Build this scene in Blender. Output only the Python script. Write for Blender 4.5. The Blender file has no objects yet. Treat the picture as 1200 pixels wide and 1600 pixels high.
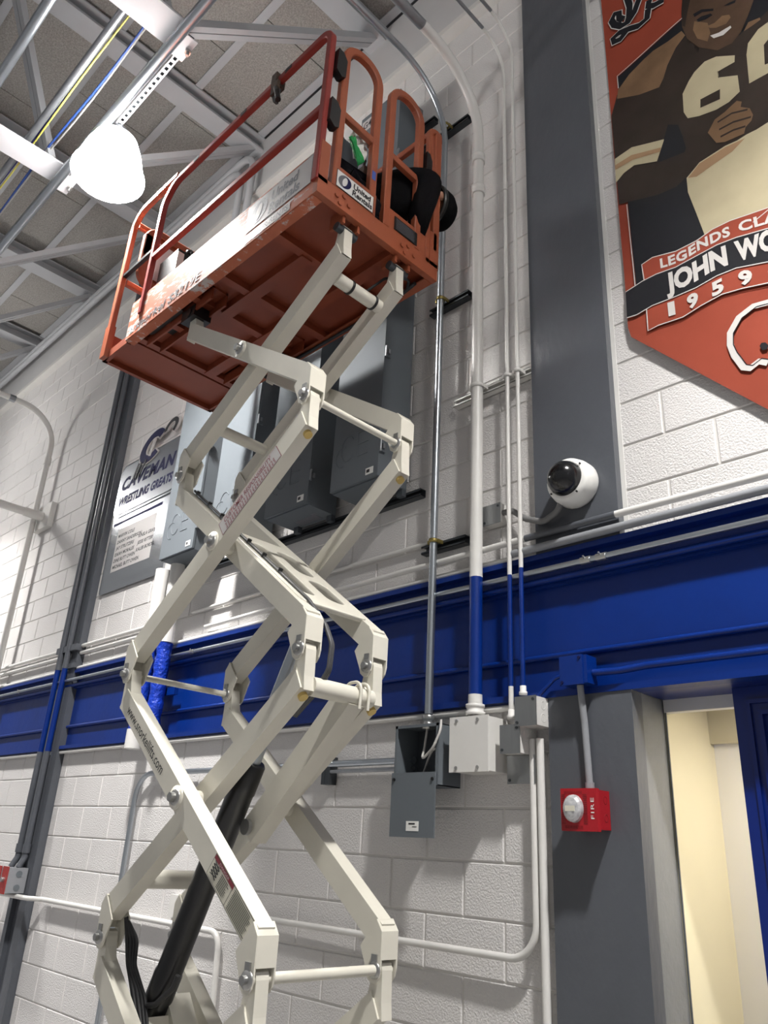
import bpy, bmesh, math, random
from mathutils import Vector, Matrix
random.seed(11)
scene = bpy.context.scene
C = scene.collection

# ---------------------------------------------------------------- camera, world, exposure
CAM = Vector((0, -2.73, 1.642)); YAW, PITCH, ROLL, FPX = 0.802117, 0.406162, 0.0563092, 1233.4
def camera():
    cy, sy, cp, sp, cr, sr = math.cos(YAW), math.sin(YAW), math.cos(PITCH), math.sin(PITCH), math.cos(ROLL), math.sin(ROLL)
    fw = Vector((-sy*cp, cy*cp, sp)); r0 = Vector((cy, sy, 0)); u0 = r0.cross(fw)
    r = cr*r0 + sr*u0; u = -sr*r0 + cr*u0
    cd = bpy.data.cameras.new('camera'); cd.sensor_fit = 'VERTICAL'; cd.sensor_height = 36.0
    cd.lens = FPX/1600*36.0; cd.clip_start = .05; cd.clip_end = 100
    o = bpy.data.objects.new('camera', cd); C.objects.link(o)
    m = Matrix.Identity(4)
    for i in range(3):
        m[i][0] = r[i]; m[i][1] = u[i]; m[i][2] = -fw[i]; m[i][3] = CAM[i]
    o.matrix_world = m; scene.camera = o
    return r, u, fw
CR, CU, CF = camera()
def px_of(P):
    d = Vector(P) - CAM; w = d.dot(CF)
    if w < .05: return None
    return 600 + FPX*d.dot(CR)/w, 800 - FPX*d.dot(CU)/w, w

w = bpy.data.worlds.new('gym_ambient'); scene.world = w; w.use_nodes = True
bg = w.node_tree.nodes['Background']; bg.inputs[0].default_value = (.98, .985, 1.0, 1); bg.inputs[1].default_value = .27
scene.view_settings.view_transform = 'Standard'; scene.view_settings.look = 'None'
scene.view_settings.exposure = 0.0; scene.view_settings.gamma = 1.0; scene.view_settings.use_curve_mapping = False
LAMP_STRENGTH = 2100.0      # downward lens of each high bay lamp; its side glows far less
YC = -.89                      # centre line of the lift, parallel to the wall (wall face y = 0)

# ---------------------------------------------------------------- materials
def lin(c):
    return tuple(((v/255)/12.92 if v/255 <= .04045 else ((v/255+.055)/1.055)**2.4) for v in c) + (1,)
MATS = {}
def mat(name, col, rough=.5, metal=0., var=0., vscale=6., bump=0., bscale=60., bdist=.002, spec=.5, wear=None, wscale=20., wthr=.62, coat=0., bdetail=4., stretch=None):
    m = bpy.data.materials.new(name); m.use_nodes = True; MATS[name] = m
    nt = m.node_tree; n = nt.nodes; l = nt.links; p = n['Principled BSDF']
    p.inputs['Roughness'].default_value = rough; p.inputs['Metallic'].default_value = metal
    p.inputs['Specular IOR Level'].default_value = spec
    p.inputs['Coat Weight'].default_value = coat; p.inputs['Coat Roughness'].default_value = .12
    base = lin(col); p.inputs['Base Color'].default_value = base
    geo = n.new('ShaderNodeNewGeometry'); pos = geo.outputs['Position']
    if stretch:
        mp = n.new('ShaderNodeMapping'); mp.inputs['Scale'].default_value = stretch
        l.new(pos, mp.inputs['Vector']); pos = mp.outputs['Vector']
    src = None
    if var:
        nz = n.new('ShaderNodeTexNoise'); nz.inputs['Scale'].default_value = vscale; nz.inputs['Detail'].default_value = 5
        l.new(pos, nz.inputs['Vector'])
        mr = n.new('ShaderNodeMapRange'); mr.inputs[1].default_value = .3; mr.inputs[2].default_value = .7
        mr.inputs[3].default_value = 1-var; mr.inputs[4].default_value = 1+var*.6
        l.new(nz.outputs['Fac'], mr.inputs[0])
        mx = n.new('ShaderNodeVectorMath'); mx.operation = 'SCALE'; mx.inputs[0].default_value = base[:3]
        l.new(mr.outputs[0], mx.inputs['Scale']); src = mx.outputs[0]
    if wear:
        nz = n.new('ShaderNodeTexNoise'); nz.inputs['Scale'].default_value = wscale; nz.inputs['Detail'].default_value = 8; nz.inputs['Roughness'].default_value = .7
        l.new(pos, nz.inputs['Vector'])
        rp = n.new('ShaderNodeMapRange'); rp.inputs[1].default_value = wthr; rp.inputs[2].default_value = wthr+.05
        l.new(nz.outputs['Fac'], rp.inputs[0])
        mx = n.new('ShaderNodeMix'); mx.data_type = 'RGBA'
        mx.inputs[6].default_value = base; mx.inputs[7].default_value = lin(wear)
        if src: l.new(src, mx.inputs[6])
        l.new(rp.outputs[0], mx.inputs[0]); src = mx.outputs[2]
    if src: l.new(src, p.inputs['Base Color'])
    if bump:
        nz = n.new('ShaderNodeTexNoise'); nz.inputs['Scale'].default_value = bscale; nz.inputs['Detail'].default_value = bdetail
        l.new(pos, nz.inputs['Vector'])
        b = n.new('ShaderNodeBump'); b.inputs['Strength'].default_value = bump; b.inputs['Distance'].default_value = bdist
        l.new(nz.outputs['Fac'], b.inputs['Height']); l.new(b.outputs[0], p.inputs['Normal'])
    return m
def emis(name, col, s):
    m = bpy.data.materials.new(name); m.use_nodes = True; MATS[name] = m
    p = m.node_tree.nodes['Principled BSDF']; p.inputs['Base Color'].default_value = lin(col)
    p.inputs['Emission Color'].default_value = lin(col); p.inputs['Emission Strength'].default_value = s
mat('block', (212, 209, 207), .45, bump=.8, bscale=120, bdist=.006, var=.05, vscale=1.3, bdetail=3)
mat('mortar', (205, 202, 198), .5, bump=.3, bscale=120)
mat('white_paint', (213, 211, 207), .38, bump=.12, bscale=40, var=.04)
mat('band', (196, 195, 195), .5, var=.03)
mat('cream', (211, 207, 194), .33, bump=.06, bscale=25, var=.06, vscale=5, wear=(150, 128, 92), wscale=55, wthr=.715)
mat('orange', (148, 77, 49), .42, var=.1, vscale=7, wear=(198, 176, 164), wscale=42, wthr=.675, bump=.05, bscale=60)
mat('orange_scuffed', (178, 104, 78), .6, var=.12, vscale=9, wear=(188, 180, 176), wscale=9, wthr=.52, stretch=(1.2, 1, 4), spec=.15)
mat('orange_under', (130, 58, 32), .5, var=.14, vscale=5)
mat('red_rail', (134, 46, 40), .4, var=.1, vscale=8, wear=(212, 170, 160), wscale=34, wthr=.72)
mat('blue', (0, 38, 112), .36, spec=.35, bump=.25, bscale=14, bdist=.006, var=.1, vscale=4)
mat('blue_rough', (6, 52, 168), .4, bump=1., bscale=45, bdist=.01, var=.1)
mat('blue_door', (2, 30, 104), .3, bump=.05, bscale=20)
mat('column_grey', (80, 83, 89), .36, bump=.6, bscale=26, bdist=.004, var=.06, vscale=5, stretch=(1, 1, .45))
mat('reveal_grey', (112, 114, 117), .4, bump=.5, bscale=18, bdist=.006, var=.08, vscale=3)
mat('cabinet', (98, 104, 109), .7, spec=.25, var=.04, vscale=2)
mat('cabinet_dark', (70, 75, 80), .45)
mat('inside_dark', (36, 38, 41), .6)
mat('galv', (176, 182, 188), .3, metal=.9, var=.06, vscale=12, stretch=(1, 1, .1))
mat('galv_dull', (150, 153, 157), .38, metal=.75, var=.14, vscale=14)
mat('steel_cover', (150, 152, 153), .34, metal=.8, var=.1, vscale=30, stretch=(1, 1, .2))
mat('zinc', (186, 186, 184), .3, metal=.85, var=.1, vscale=50)
mat('brass', (158, 142, 84), .35, metal=.8)
mat('strut_dark', (70, 74, 78), .35, metal=.5)
mat('black', (15, 15, 16), .4)
mat('hose', (70, 70, 72), .5)
mat('black_gloss', (14, 14, 16), .16, spec=.6)
mat('cyl_black', (20, 20, 22), .3, bump=.1, bscale=30, wear=(190, 186, 176), wscale=9, wthr=.77)
mat('rubber', (38, 38, 40), .6)
mat('truss', (180, 181, 184), .45, var=.04)
mat('truss_dark', (120, 121, 124), .5)
mat('chord_white', (226, 226, 230), .4)
mat('tectum', (160, 156, 151), .9, var=.3, vscale=85, bump=.6, bscale=110, bdist=.004)
mat('floor_wood', (142, 140, 140), .3, var=.1, vscale=3, stretch=(.2, 4, 1))
mat('vest_cream', (208, 201, 174), .5, var=.02)
mat('vest_cream_lit', (244, 242, 236), .5)  # lit copy of the passage cream; end wall's brightness put into its colour
mat('sign_metal', (178, 181, 185), .15, metal=.9, var=.06, vscale=4, stretch=(.2, 1, 5))
mat('sign_grey', (120, 123, 128), .32, metal=.5, var=.1, vscale=3)
mat('navy', (20, 22, 66), .6, spec=.2)
mat('ink', (26, 26, 30), .5)
mat('red', (158, 20, 31), .35, var=.05)
mat('red_dark', (120, 12, 20), .5)
mat('red_cover', (150, 40, 36), .45, wear=(190, 150, 140), wscale=60, wthr=.62)
mat('label_white', (226, 226, 222), .45)
mat('label_pale', (188, 184, 182), .4)
mat('label_red', (126, 44, 54), .45)
mat('label_cream', (206, 202, 186), .45)
mat('faded_ink', (96, 96, 102), .5)
mat('bolt_yellow', (212, 184, 112), .4, metal=.2)
mat('bolt', (158, 158, 156), .32, metal=.8)
mat('ban_orange', (136, 62, 46), .75, spec=.12, var=.05, vscale=5)
mat('ban_black', (28, 28, 32), .75, spec=.12)
mat('ban_dark', (46, 38, 34), .75, spec=.12, var=.22, vscale=5)
mat('ban_skin', (112, 88, 66), .75, spec=.12, var=.25, vscale=7)
mat('ban_skin_dark', (74, 57, 45), .75, spec=.12, var=.2, vscale=9)
mat('ban_cream', (176, 166, 138), .75, spec=.12, var=.1, vscale=5)
mat('ban_tan', (150, 122, 94), .75, spec=.12)
mat('ban_white', (192, 188, 184), .75, spec=.12)
mat('cam_white', (224, 223, 219), .4)
mat('lens_clear', (206, 206, 208), .2, metal=.35, var=.3, vscale=60)
mat('wire_grey', (186, 184, 180), .5)
mat('cable_yellow', (206, 200, 96), .5)
mat('cable_blue', (52, 84, 160), .5)
mat('cable_navy', (44, 40, 120), .5)
mat('grey_paint_pipe', (136, 138, 142), .4)
mat('grey_flex', (112, 112, 112), .5)
mat('shirt', (8, 8, 10), .95, spec=.08, var=.2, vscale=12)
mat('jeans', (10, 10, 14), .95, spec=.08)
mat('skin', (176, 128, 104), .55)
mat('leather', (66, 50, 38), .7, var=.3, vscale=30)
mat('rag_white', (226, 226, 220), .8)
mat('rag_green', (26, 140, 70), .8)
emis('lamp_glow', (255, 253, 250), LAMP_STRENGTH); emis('shade_glow', (255, 253, 250), 40.0)

# ---------------------------------------------------------------- helpers
def V(*a): return Vector(a)
def worg(o):
    t = Vector((0, 0, 0))
    while o is not None: t += o.location; o = o.parent
    return t
def tag(o, label=None, cat=None, group=None, kind=None):
    if label: o['label'] = label
    if cat: o['category'] = cat
    if group: o['group'] = group
    if kind: o['kind'] = kind
    return o
def thing(name, label, cat, loc, group=None):
    o = bpy.data.objects.new(name, None); C.objects.link(o); o.location = loc; o.empty_display_size = .1
    return tag(o, label, cat, group)
def link_mesh(name, me, m, parent=None, **kw):
    me.materials.clear(); me.materials.append(MATS[m])
    o = bpy.data.objects.new(name, me); C.objects.link(o)
    if parent is not None:
        o.parent = parent; off = worg(parent); me.transform(Matrix.Translation(-off))
    else:
        xs = [v.co for v in me.vertices]
        if xs:
            lo = Vector([min(c[i] for c in xs) for i in range(3)]); hi = Vector([max(c[i] for c in xs) for i in range(3)])
            off = Vector(((lo.x+hi.x)/2, (lo.y+hi.y)/2, lo.z)); me.transform(Matrix.Translation(-off)); o.location = off
    return tag(o, **kw)
def fillet(pts, r, n=6):
    pts = [Vector(p) for p in pts]; out = [pts[0]]
    rs = r if isinstance(r, (list, tuple)) else [r]*(len(pts)-2)
    for i in range(1, len(pts)-1):
        p, a, b = pts[i], pts[i-1]-pts[i], pts[i+1]-pts[i]
        la, lb = a.length, b.length; a.normalize(); b.normalize()
        ang = a.angle(b); rr = rs[i-1]
        d = min(rr/math.tan(ang/2) if ang > .01 else 0, la*.49, lb*.49)
        if ang > math.pi-.02 or d < 1e-4: out.append(p); continue
        rr = d*math.tan(ang/2); c = p + (a+b).normalized()*(rr/math.sin(ang/2))
        s = p+a*d-c; e = p+b*d-c; tot = s.angle(e); ax = s.cross(e).normalized()
        for k in range(n+1): out.append(c + Matrix.Rotation(tot*k/n, 3, ax) @ s)
    out.append(pts[-1]); return out
class B:
    def __init__(s): s.bm = bmesh.new()
    def face(s, pts, smooth=False):
        f = s.bm.faces.new([s.bm.verts.new(p) for p in pts]); f.smooth = smooth; return f
    def box(s, a, b):
        x0, x1 = sorted((a[0], b[0])); y0, y1 = sorted((a[1], b[1])); z0, z1 = sorted((a[2], b[2]))
        v = [s.bm.verts.new(p) for p in ((x0,y0,z0),(x1,y0,z0),(x1,y1,z0),(x0,y1,z0),(x0,y0,z1),(x1,y0,z1),(x1,y1,z1),(x0,y1,z1))]
        for q in ((0,3,2,1),(4,5,6,7),(0,1,5,4),(1,2,6,5),(2,3,7,6),(3,0,4,7)): s.bm.faces.new([v[i] for i in q])
        return s
    def bar(s, p, q, w, h, up=(0, 0, 1)):
        p, q = Vector(p), Vector(q); t = (q-p).normalized(); n = Vector(up); sd = t.cross(n).normalized(); n = sd.cross(t)
        r = []
        for c in (p, q): r.append([s.bm.verts.new(c+sd*a*w/2+n*b*h/2) for a, b in ((-1,-1),(1,-1),(1,1),(-1,1))])
        for i in range(4): s.bm.faces.new((r[0][i], r[0][(i+1)%4], r[1][(i+1)%4], r[1][i]))
        s.bm.faces.new(r[0][::-1]); s.bm.faces.new(r[1]); return s
    def prism(s, pts, axis, lo, hi):
        def P(a, b, c): return {'y': (a, c, b), 'x': (c, a, b), 'z': (a, b, c)}[axis]
        A = [s.bm.verts.new(P(a, b, lo)) for a, b in pts]; D = [s.bm.verts.new(P(a, b, hi)) for a, b in pts]
        n = len(pts); s.bm.faces.new(A); s.bm.faces.new(D[::-1])
        for i in range(n): s.bm.faces.new((A[i], A[(i+1)%n], D[(i+1)%n], D[i]))
        return s
    def rings(s, rings, caps=True, smooth=True):
        R = [[s.bm.verts.new(p) for p in r] for r in rings]; n = len(R[0])
        for a, b in zip(R, R[1:]):
            for i in range(n):
                f = s.bm.faces.new((a[i], a[(i+1)%n], b[(i+1)%n], b[i])); f.smooth = smooth
        if caps: s.face([v.co.copy() for v in R[0]][::-1]); s.face([v.co.copy() for v in R[-1]])
        return s
    def tube(s, path, r, n=12, caps=True):
        path = [Vector(p) for p in path]; T = []
        for i in range(len(path)):
            a = path[max(i-1, 0)]; b = path[min(i+1, len(path)-1)]; T.append((b-a).normalized())
        x = T[0].orthogonal().normalized(); rings = []
        for i, p in enumerate(path):
            x = (x - T[i]*x.dot(T[i])).normalized(); y = T[i].cross(x); rr = r[i] if isinstance(r, (list, tuple)) else r
            rings.append([p + (x*math.cos(k*2*math.pi/n)+y*math.sin(k*2*math.pi/n))*rr for k in range(n)])
        return s.rings(rings, caps)
    def cyl(s, p, q, r, n=16, r2=None):
        return s.tube([p, q], [r, r if r2 is None else r2], n)
    def sweep(s, path, nrm, a, b, c=.25):
        path = [Vector(p) for p in path]; nrm = Vector(nrm); rings = []
        k = c; prof = [(-a, -b*(1-k)), (-a*(1-k), -b), (a*(1-k), -b), (a, -b*(1-k)), (a, b*(1-k)), (a*(1-k), b), (-a*(1-k), b), (-a, b*(1-k))]
        for i, p in enumerate(path):
            t = (path[min(i+1, len(path)-1)]-path[max(i-1, 0)]).normalized(); sd = nrm.cross(t).normalized()
            rings.append([p+sd*u/2+nrm*v/2 for u, v in prof])
        return s.rings(rings, True, False)
    def lathe(s, prof, o, ax=(0, 0, 1), n=24, smooth=True):
        o = Vector(o); ax = Vector(ax).normalized(); x = ax.orthogonal().normalized(); y = ax.cross(x)
        return s.rings([[o+ax*h+(x*math.cos(k*2*math.pi/n)+y*math.sin(k*2*math.pi/n))*max(r, 1e-4) for k in range(n)] for r, h in prof], False, smooth)
    def done(s, name, m, parent=None, bevel=0., **kw):
        if bevel: bmesh.ops.bevel(s.bm, geom=[e for e in s.bm.edges if not e.is_boundary and e.calc_face_angle(0) > .5], offset=bevel, segments=2, affect='EDGES', clamp_overlap=True, profile=.6)
        bmesh.ops.recalc_face_normals(s.bm, faces=s.bm.faces)
        me = bpy.data.meshes.new(name); s.bm.to_mesh(me); s.bm.free()
        return link_mesh(name, me, m, parent, **kw)
def text_mesh(body, size=1., offset=0., shear=0., space=1.):
    cu = bpy.data.curves.new('t', 'FONT'); cu.body = body; cu.size = size; cu.offset = offset; cu.shear = shear; cu.space_character = space; cu.resolution_u = 3
    o = bpy.data.objects.new('t', cu); C.objects.link(o)
    me = bpy.data.meshes.new_from_object(o.evaluated_get(bpy.context.evaluated_depsgraph_get()))
    bpy.data.objects.remove(o); bpy.data.curves.remove(cu); return me
def text(name, body, m, parent, O, U, W, width=None, height=None, offset=.0, shear=0., space=1., fmap=None, **kw):
    """flat lettering: origin O (lower left), U text direction, W up direction (metres)"""
    me = text_mesh(body, 1., offset, shear, space); vs = me.vertices
    x0 = min(v.co.x for v in vs); x1 = max(v.co.x for v in vs); y0 = 0; y1 = max(v.co.y for v in vs)
    sx = width/(x1-x0) if width else 1; sy = height/(y1-y0) if height else sx
    if not width: sx = sy
    U, W, O = Vector(U).normalized(), Vector(W).normalized(), Vector(O)
    for v in vs:
        a, b = (v.co.x-x0)*sx, (v.co.y-y0)*sy
        v.co = fmap(a, b) if fmap else O+U*a+W*b
    return link_mesh(name, me, m, parent, **kw)

# ---------------------------------------------------------------- the setting
S = dict(kind='structure')
B().box((-12.5, -7, -.1), (2.5, .2, 0)).done('floor', 'floor_wood', **S)
wb = B()
for x0, x1, z0, z1 in ((-12.5, -1.6, 0, 6.72), (-1.6, 1.2, 2.24, 6.72), (-.3, 1.2, 0, 2.24)): wb.box((x0, .0042, z0), (x1, .2, z1))
wall = wb.done('wall_back', 'mortar', **S)
CH, CW, GAP = .2032, .4064, .0032
def block_mesh(w, h):
    g, c = GAP, .0045
    me = bpy.data.meshes.new('block')
    o = [(g, .005, g), (w-g, .005, g), (w-g, .005, h-g), (g, .005, h-g)]
    i = [(g+c, -.001, g+c), (w-g-c, -.001, g+c), (w-g-c, -.001, h-g-c), (g+c, -.001, h-g-c)]
    me.from_pydata(o+i, [], [(4, 5, 6, 7), (0, 1, 5, 4), (1, 2, 6, 5), (2, 3, 7, 6), (3, 0, 4, 7)])
    me.materials.append(MATS['block']); return me
blocks = []
for k in range(0, 34):
    z0 = k*CH; z1 = z0+CH
    up = z0 > 2.4
    segs = ((-12.4, -6.5), (-6.2, -1.80), (-1.425, 1.1)) if up else ((-12.4, -6.5), (-6.2, -1.785), (-.28, 1.1))
    zz0, zz1 = (max(z0, 2.846), min(z1, 6.70)) if up else (z0, min(z1, 2.236))
    if zz1-zz0 < .03: continue
    j0 = -2.240 if k % 2 else -2.037
    for a, b in segs:
        n = math.floor((a-j0)/CW)
        while j0+n*CW < b:
            x0, x1 = max(a, j0+n*CW), min(b, j0+(n+1)*CW); n += 1
            if x1-x0 < .03: continue
            p = px_of(((x0+x1)/2, 0, (zz0+zz1)/2)); s = 0
            if p and -60 < p[0] < 1260 and -60 < p[1] < 1660: s = (x1-x0)*(zz1-zz0)/p[2]**2 * 2.73/p[2]
            blocks.append((s, x0, x1, zz0, zz1))
blocks.sort(reverse=True)
cache = {}; rest = B()
for i, (s, x0, x1, z0, z1) in enumerate(blocks):
    if i < 300 and s > 0:
        key = (round(x1-x0, 4), round(z1-z0, 4))
        if key not in cache: cache[key] = block_mesh(*key)
        o = bpy.data.objects.new('block', cache[key]); C.objects.link(o); o.parent = wall; o.location = Vector((x0, 0, z0))-wall.location
    else:
        g, c = GAP, .0045
        O = [(x0+g, .005, z0+g), (x1-g, .005, z0+g), (x1-g, .005, z1-g), (x0+g, .005, z1-g)]
        I = [(x0+g+c, -.001, z0+g+c), (x1-g-c, -.001, z0+g+c), (x1-g-c, -.001, z1-g-c), (x0+g+c, -.001, z1-g-c)]
        rest.face(I)
        for q in range(4): rest.face((O[q], O[(q+1)%4], I[(q+1)%4], I[q]))
rest.done('far_blocks', 'block', wall, kind='stuff')
B().box((-12.5, -.075, 6.705), (1.2, .1, 6.75)).done('trim_1', 'white_paint', bevel=.006, **S)
B().box((-12.5, -.025, 6.75), (1.2, .2, 7.41)).done('trim_2', 'band', **S)

# ceiling of fibre panels carried on small tees
ceil = B().box((-12.5, -7, 7.52), (2.5, .3, 7.6)).done('ceiling', 'truss_dark', **S)
TEE = [-.07, -.72, -1.42, -2.12, -2.82, -3.52, -4.22]
for r, (ya, yb) in enumerate(zip(TEE, TEE[1:])):
    x = -12.4 + (.62 if r % 2 else 0) + .15*r
    while x < 1.5:
        B().box((x+.004, yb+.01, 7.468), (x+1.236, ya-.01, 7.515)).done('panel', 'tectum', ceil); x += 1.24
for y in TEE:
    B().box((-12.4, y-.032, 7.425), (2.4, y+.032, 7.437)).box((-12.4, y-.006, 7.437), (2.4, y+.006, 7.47)).done('ceiling_tee', 'truss', ceil)
def truss(xc, label):
    t = thing('roof_truss', label, 'roof truss', (xc, -.05, 7.28), 'roof trusses')
    B().box((xc-.09, -6.9, 7.28), (xc+.09, -.02, 7.295)).box((xc-.007, -6.9, 7.295), (xc+.007, -.02, 7.41)).box((xc-.09, -6.9, 7.41), (xc+.09, -.02, 7.424)).done('top_chord', 'truss', t)
    B().box((xc-.105, -6.9, 5.87), (xc+.105, -1.56, 5.884)).box((xc-.007, -6.9, 5.884), (xc+.007, -1.5, 5.97)).done('bottom_chord', 'chord_white', t)
    ys = [(-1.53, 5.93, -.06, 7.33), (-1.63, 5.93, -2.2, 7.3), (-2.75, 5.93, -2.2, 7.3), (-2.85, 5.93, -3.4, 7.3), (-3.95, 5.93, -3.4, 7.3), (-4.05, 5.93, -4.6, 7.3), (-5.2, 5.93, -4.6, 7.3)]
    for y0, z0, y1, z1 in ys:
        b = B()
        for s in (-1, 1): b.bar((xc+s*.029, y0, z0), (xc+s*.029, y1, z1), .046, .05, (1, 0, 0)) if False else b.bar((xc+s*.03, y0, z0), (xc+s*.03, y1, z1), .05, .046, (0, 1, 0))
        b.bar((xc, y0, z0), (xc, y1, z1), .012, .03, (0, 1, 0)); b.done('web_member', 'truss', t)
for xc, lb in ((-3.155, 'grey roof truss whose white bottom chord ends at the top edge of the photo'), (-4.68, 'grey roof truss with white bottom chord ending just left of the round lamp'),
               (-6.21, 'grey roof truss meeting the wall behind the left end of the lift platform'), (-7.74, 'fourth grey roof truss, meeting the wall above the bent white pipe'),
               (-9.27, 'farthest grey roof truss, at the left edge of the photo'), (-1.63, 'nearest grey roof truss, above the top edge of the photo')): truss(xc, lb)

# columns and the blue beam
t = thing('steel_column', 'wide grey painted steel column carrying the dome camera and fire alarm', 'column', (-1.61, 0, 0))
B().box((-1.822, -.045, 2.84), (-1.425, .03, 7.3)).done('upper_shaft', 'column_grey', t, bevel=.004)
B().box((-1.785, -.045, 0), (-1.425, .03, 2.24)).done('lower_shaft', 'column_grey', t, bevel=.004)
B().box((-1.84, -.02, 2.84), (-1.822, .02, 6.7)).box((-1.425, -.004, 2.84), (-1.405, .02, 6.7)).done('caulk', 'white_paint', t)
t = thing('steel_column', 'dark grey steel column at left with two conduits running down it', 'column', (-6.35, 0, 0))
B().prism([(-6.5, .03), (-6.5, -.055), (-6.44, -.055), (-6.44, -.02), (-6.31, -.02), (-6.31, -.055), (-6.2, -.055), (-6.2, .03)], 'z', 0, 7.3).done('shaft', 'column_grey', t)
B().box((-6.54, -.09, 3.0), (-6.18, -.05, 3.05)).box((-6.52, -.075, 2.86), (-6.18, -.05, 2.9)).done('band_plate', 'column_grey', t)
for i, x in enumerate((-6.44, -6.31)):
    t = thing('conduit', ('dark grey conduit on the left column, the one nearer the photo edge', 'dark grey conduit on the left column, right of its twin, blue at the beam')[i], 'conduit', (x, -.1, 1.4), 'conduits down the left column')
    B().tube([(x, -.085, 2.86), (x, -.085, 6.9)], .024).done('upper_run', 'column_grey', t)
    B().tube([(x, -.085, 2.22), (x, -.085, 2.86)], .022).done('blue_run', 'blue', t)
    B().tube(fillet([(x, -.085, 2.22), (x, -.085, 1.47), (x, -.12, 1.40)], .05), .022).done('lower_run', 'column_grey', t)
    B().tube([(x, -.085, 1.5), (x, -.085, 1.56)], .029).done('coupling', 'column_grey', t)
    t = thing('switch_box', ('grey switch box with red cover at the left photo edge', 'grey switch box with red cover, the right one of the pair on the column')[i], 'switch box', (x, -.16, 1.22), 'red covered switch boxes')
    B().box((x-.045, -.2, 1.235), (x+.045, -.06, 1.4)).done('body', 'grey_paint_pipe', t, bevel=.006)
    cv = B().box((x-.05, -.206, 1.228), (x+.05, -.2, 1.407)).done('cover_plate', 'red_cover', t)
    B().cyl((x, -.225, 1.32), (x, -.206, 1.32), .016).done('knob', 'zinc', cv)
    for z in (1.27, 1.36): B().cyl((x+.044, -.12, z), (x+.048, -.12, z), .022).done('knockout', 'cabinet', t)
t = thing('steel_beam', 'long blue painted steel beam across the block wall', 'beam', (-5, 0, 2.235))
B().box((-12.5, -.004, 2.235), (1.2, .02, 2.845)).done('web', 'blue', t)
B().box((-12.5, -.05, 2.822), (1.2, -.004, 2.846)).box((-12.5, -.03, 2.70), (1.2, -.004, 2.715)).done('upper_flange', 'blue', t, bevel=.004)
B().box((-12.5, -.05, 2.235), (1.2, -.004, 2.26)).done('lower_flange', 'blue', t, bevel=.004)
B().box((-1.425, .02, 2.235), (1.2, .2, 2.28)).done('soffit', 'blue_door', t)

# doorway, blue door leaf, lit cream passage behind it
B().box((-1.6, .03, 0), (-1.43, .21, 2.236)).done('trim_3', 'reveal_grey', **S)
B().box((-1.425, .2, 2.188), (-1.1, .24, 2.275)).done('trim_4', 'white_paint', bevel=.003, **S)
B().box((-1.55, .21, 0), (-1.425, .62, 2.4)).done('wall_passage', 'vest_cream', **S)
B().box((-1.55, .62, 0), (.9, .66, 2.4)).done('wall_passage_end', 'vest_cream_lit', **S)
B().box((-1.43, .24, 2.262), (.9, .66, 2.3)).done('ceiling_passage', 'vest_cream', **S)
B().box((-1.43, .585, 2.12), (.9, .62, 2.262)).done('trim_5', 'vest_cream', **S)
B().box((.86, .2, 0), (.9, .66, 2.3)).done('wall_passage_right', 'vest_cream_lit', **S)
B().box((-1.4245, .205, 0), (-1.421, .213, 2.188)).done('trim_6', 'cabinet_dark', **S)
d = B().box((-1.118, .1, .01), (-.3, .145, 2.234)).done('door_1', 'blue_door', bevel=.003, **S)
b = B()
for a, c in ((.045, .012), (.085, .02)):
    x0, z1 = -1.118+a, 2.234-a
    b.box((x0, .1-c, .3), (x0+.014, .1, z1-.014)).box((x0, .1-c, z1-.014), (-.35, .1, z1))
b.done('moulding', 'blue_door', d)
t = thing('passage_fill_lamp', 'flat lamp added out of sight to light the cream passage behind the blue door', 'lamp', (-.75, .42, 2.23))  # added lamp, hidden behind the door leaf, brightens the passage
B().box((-.87, .24, 2.235), (-.33, .44, 2.262)).done('tray', 'white_paint', t)
e = bpy.data.materials.new('passage_glow'); e.use_nodes = True; MATS['passage_glow'] = e
p = e.node_tree.nodes['Principled BSDF']; p.inputs['Emission Color'].default_value = lin((255, 244, 222)); p.inputs['Emission Strength'].default_value = 72
B().box((-.85, .26, 2.225), (-.35, .42, 2.235)).done('diffuser', 'passage_glow', t)

# ---------------------------------------------------------------- lamps
def high_bay(x, y, label):
    t = thing('high_bay_lamp', label, 'lamp', (x, y, 5.36), 'high bay lamps')
    B().lathe([(.03, .375), (.10, .37), (.135, .34), (.17, .25), (.203, .12), (.213, .06), (.205, .03)], (x, y, 5.385), n=28).done('shade', 'shade_glow', t)
    B().lathe([(.135, .215), (.09, .2), (0., .192)], (x, y, 5.385), n=28).done('lens', 'lamp_glow', t)
    B().lathe([(.214, .05), (.224, .05), (.224, .068), (.213, .072)], (x, y, 5.385), n=28).done('rim_band', 'shade_glow', t)
    B().lathe([(.0, .44), (.06, .44), (.075, .41), (.075, .37), (.0, .37)], (x, y, 5.385), n=20).tube(fillet([(x, y, 5.81), (x, y, 5.85), (x+.02, y-.01, 5.86)], .01), .007, 6).done('housing', 'galv_dull', t)
high_bay(-3.98, -1.45, 'glowing round high bay lamp hanging above the lift platform')
high_bay(-9.03, -1.45, 'glowing high bay lamp beyond the left edge of the photo, near the wall')
high_bay(.2, -1.5, 'glowing high bay lamp near the wall, right of the photo above the door')
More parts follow.
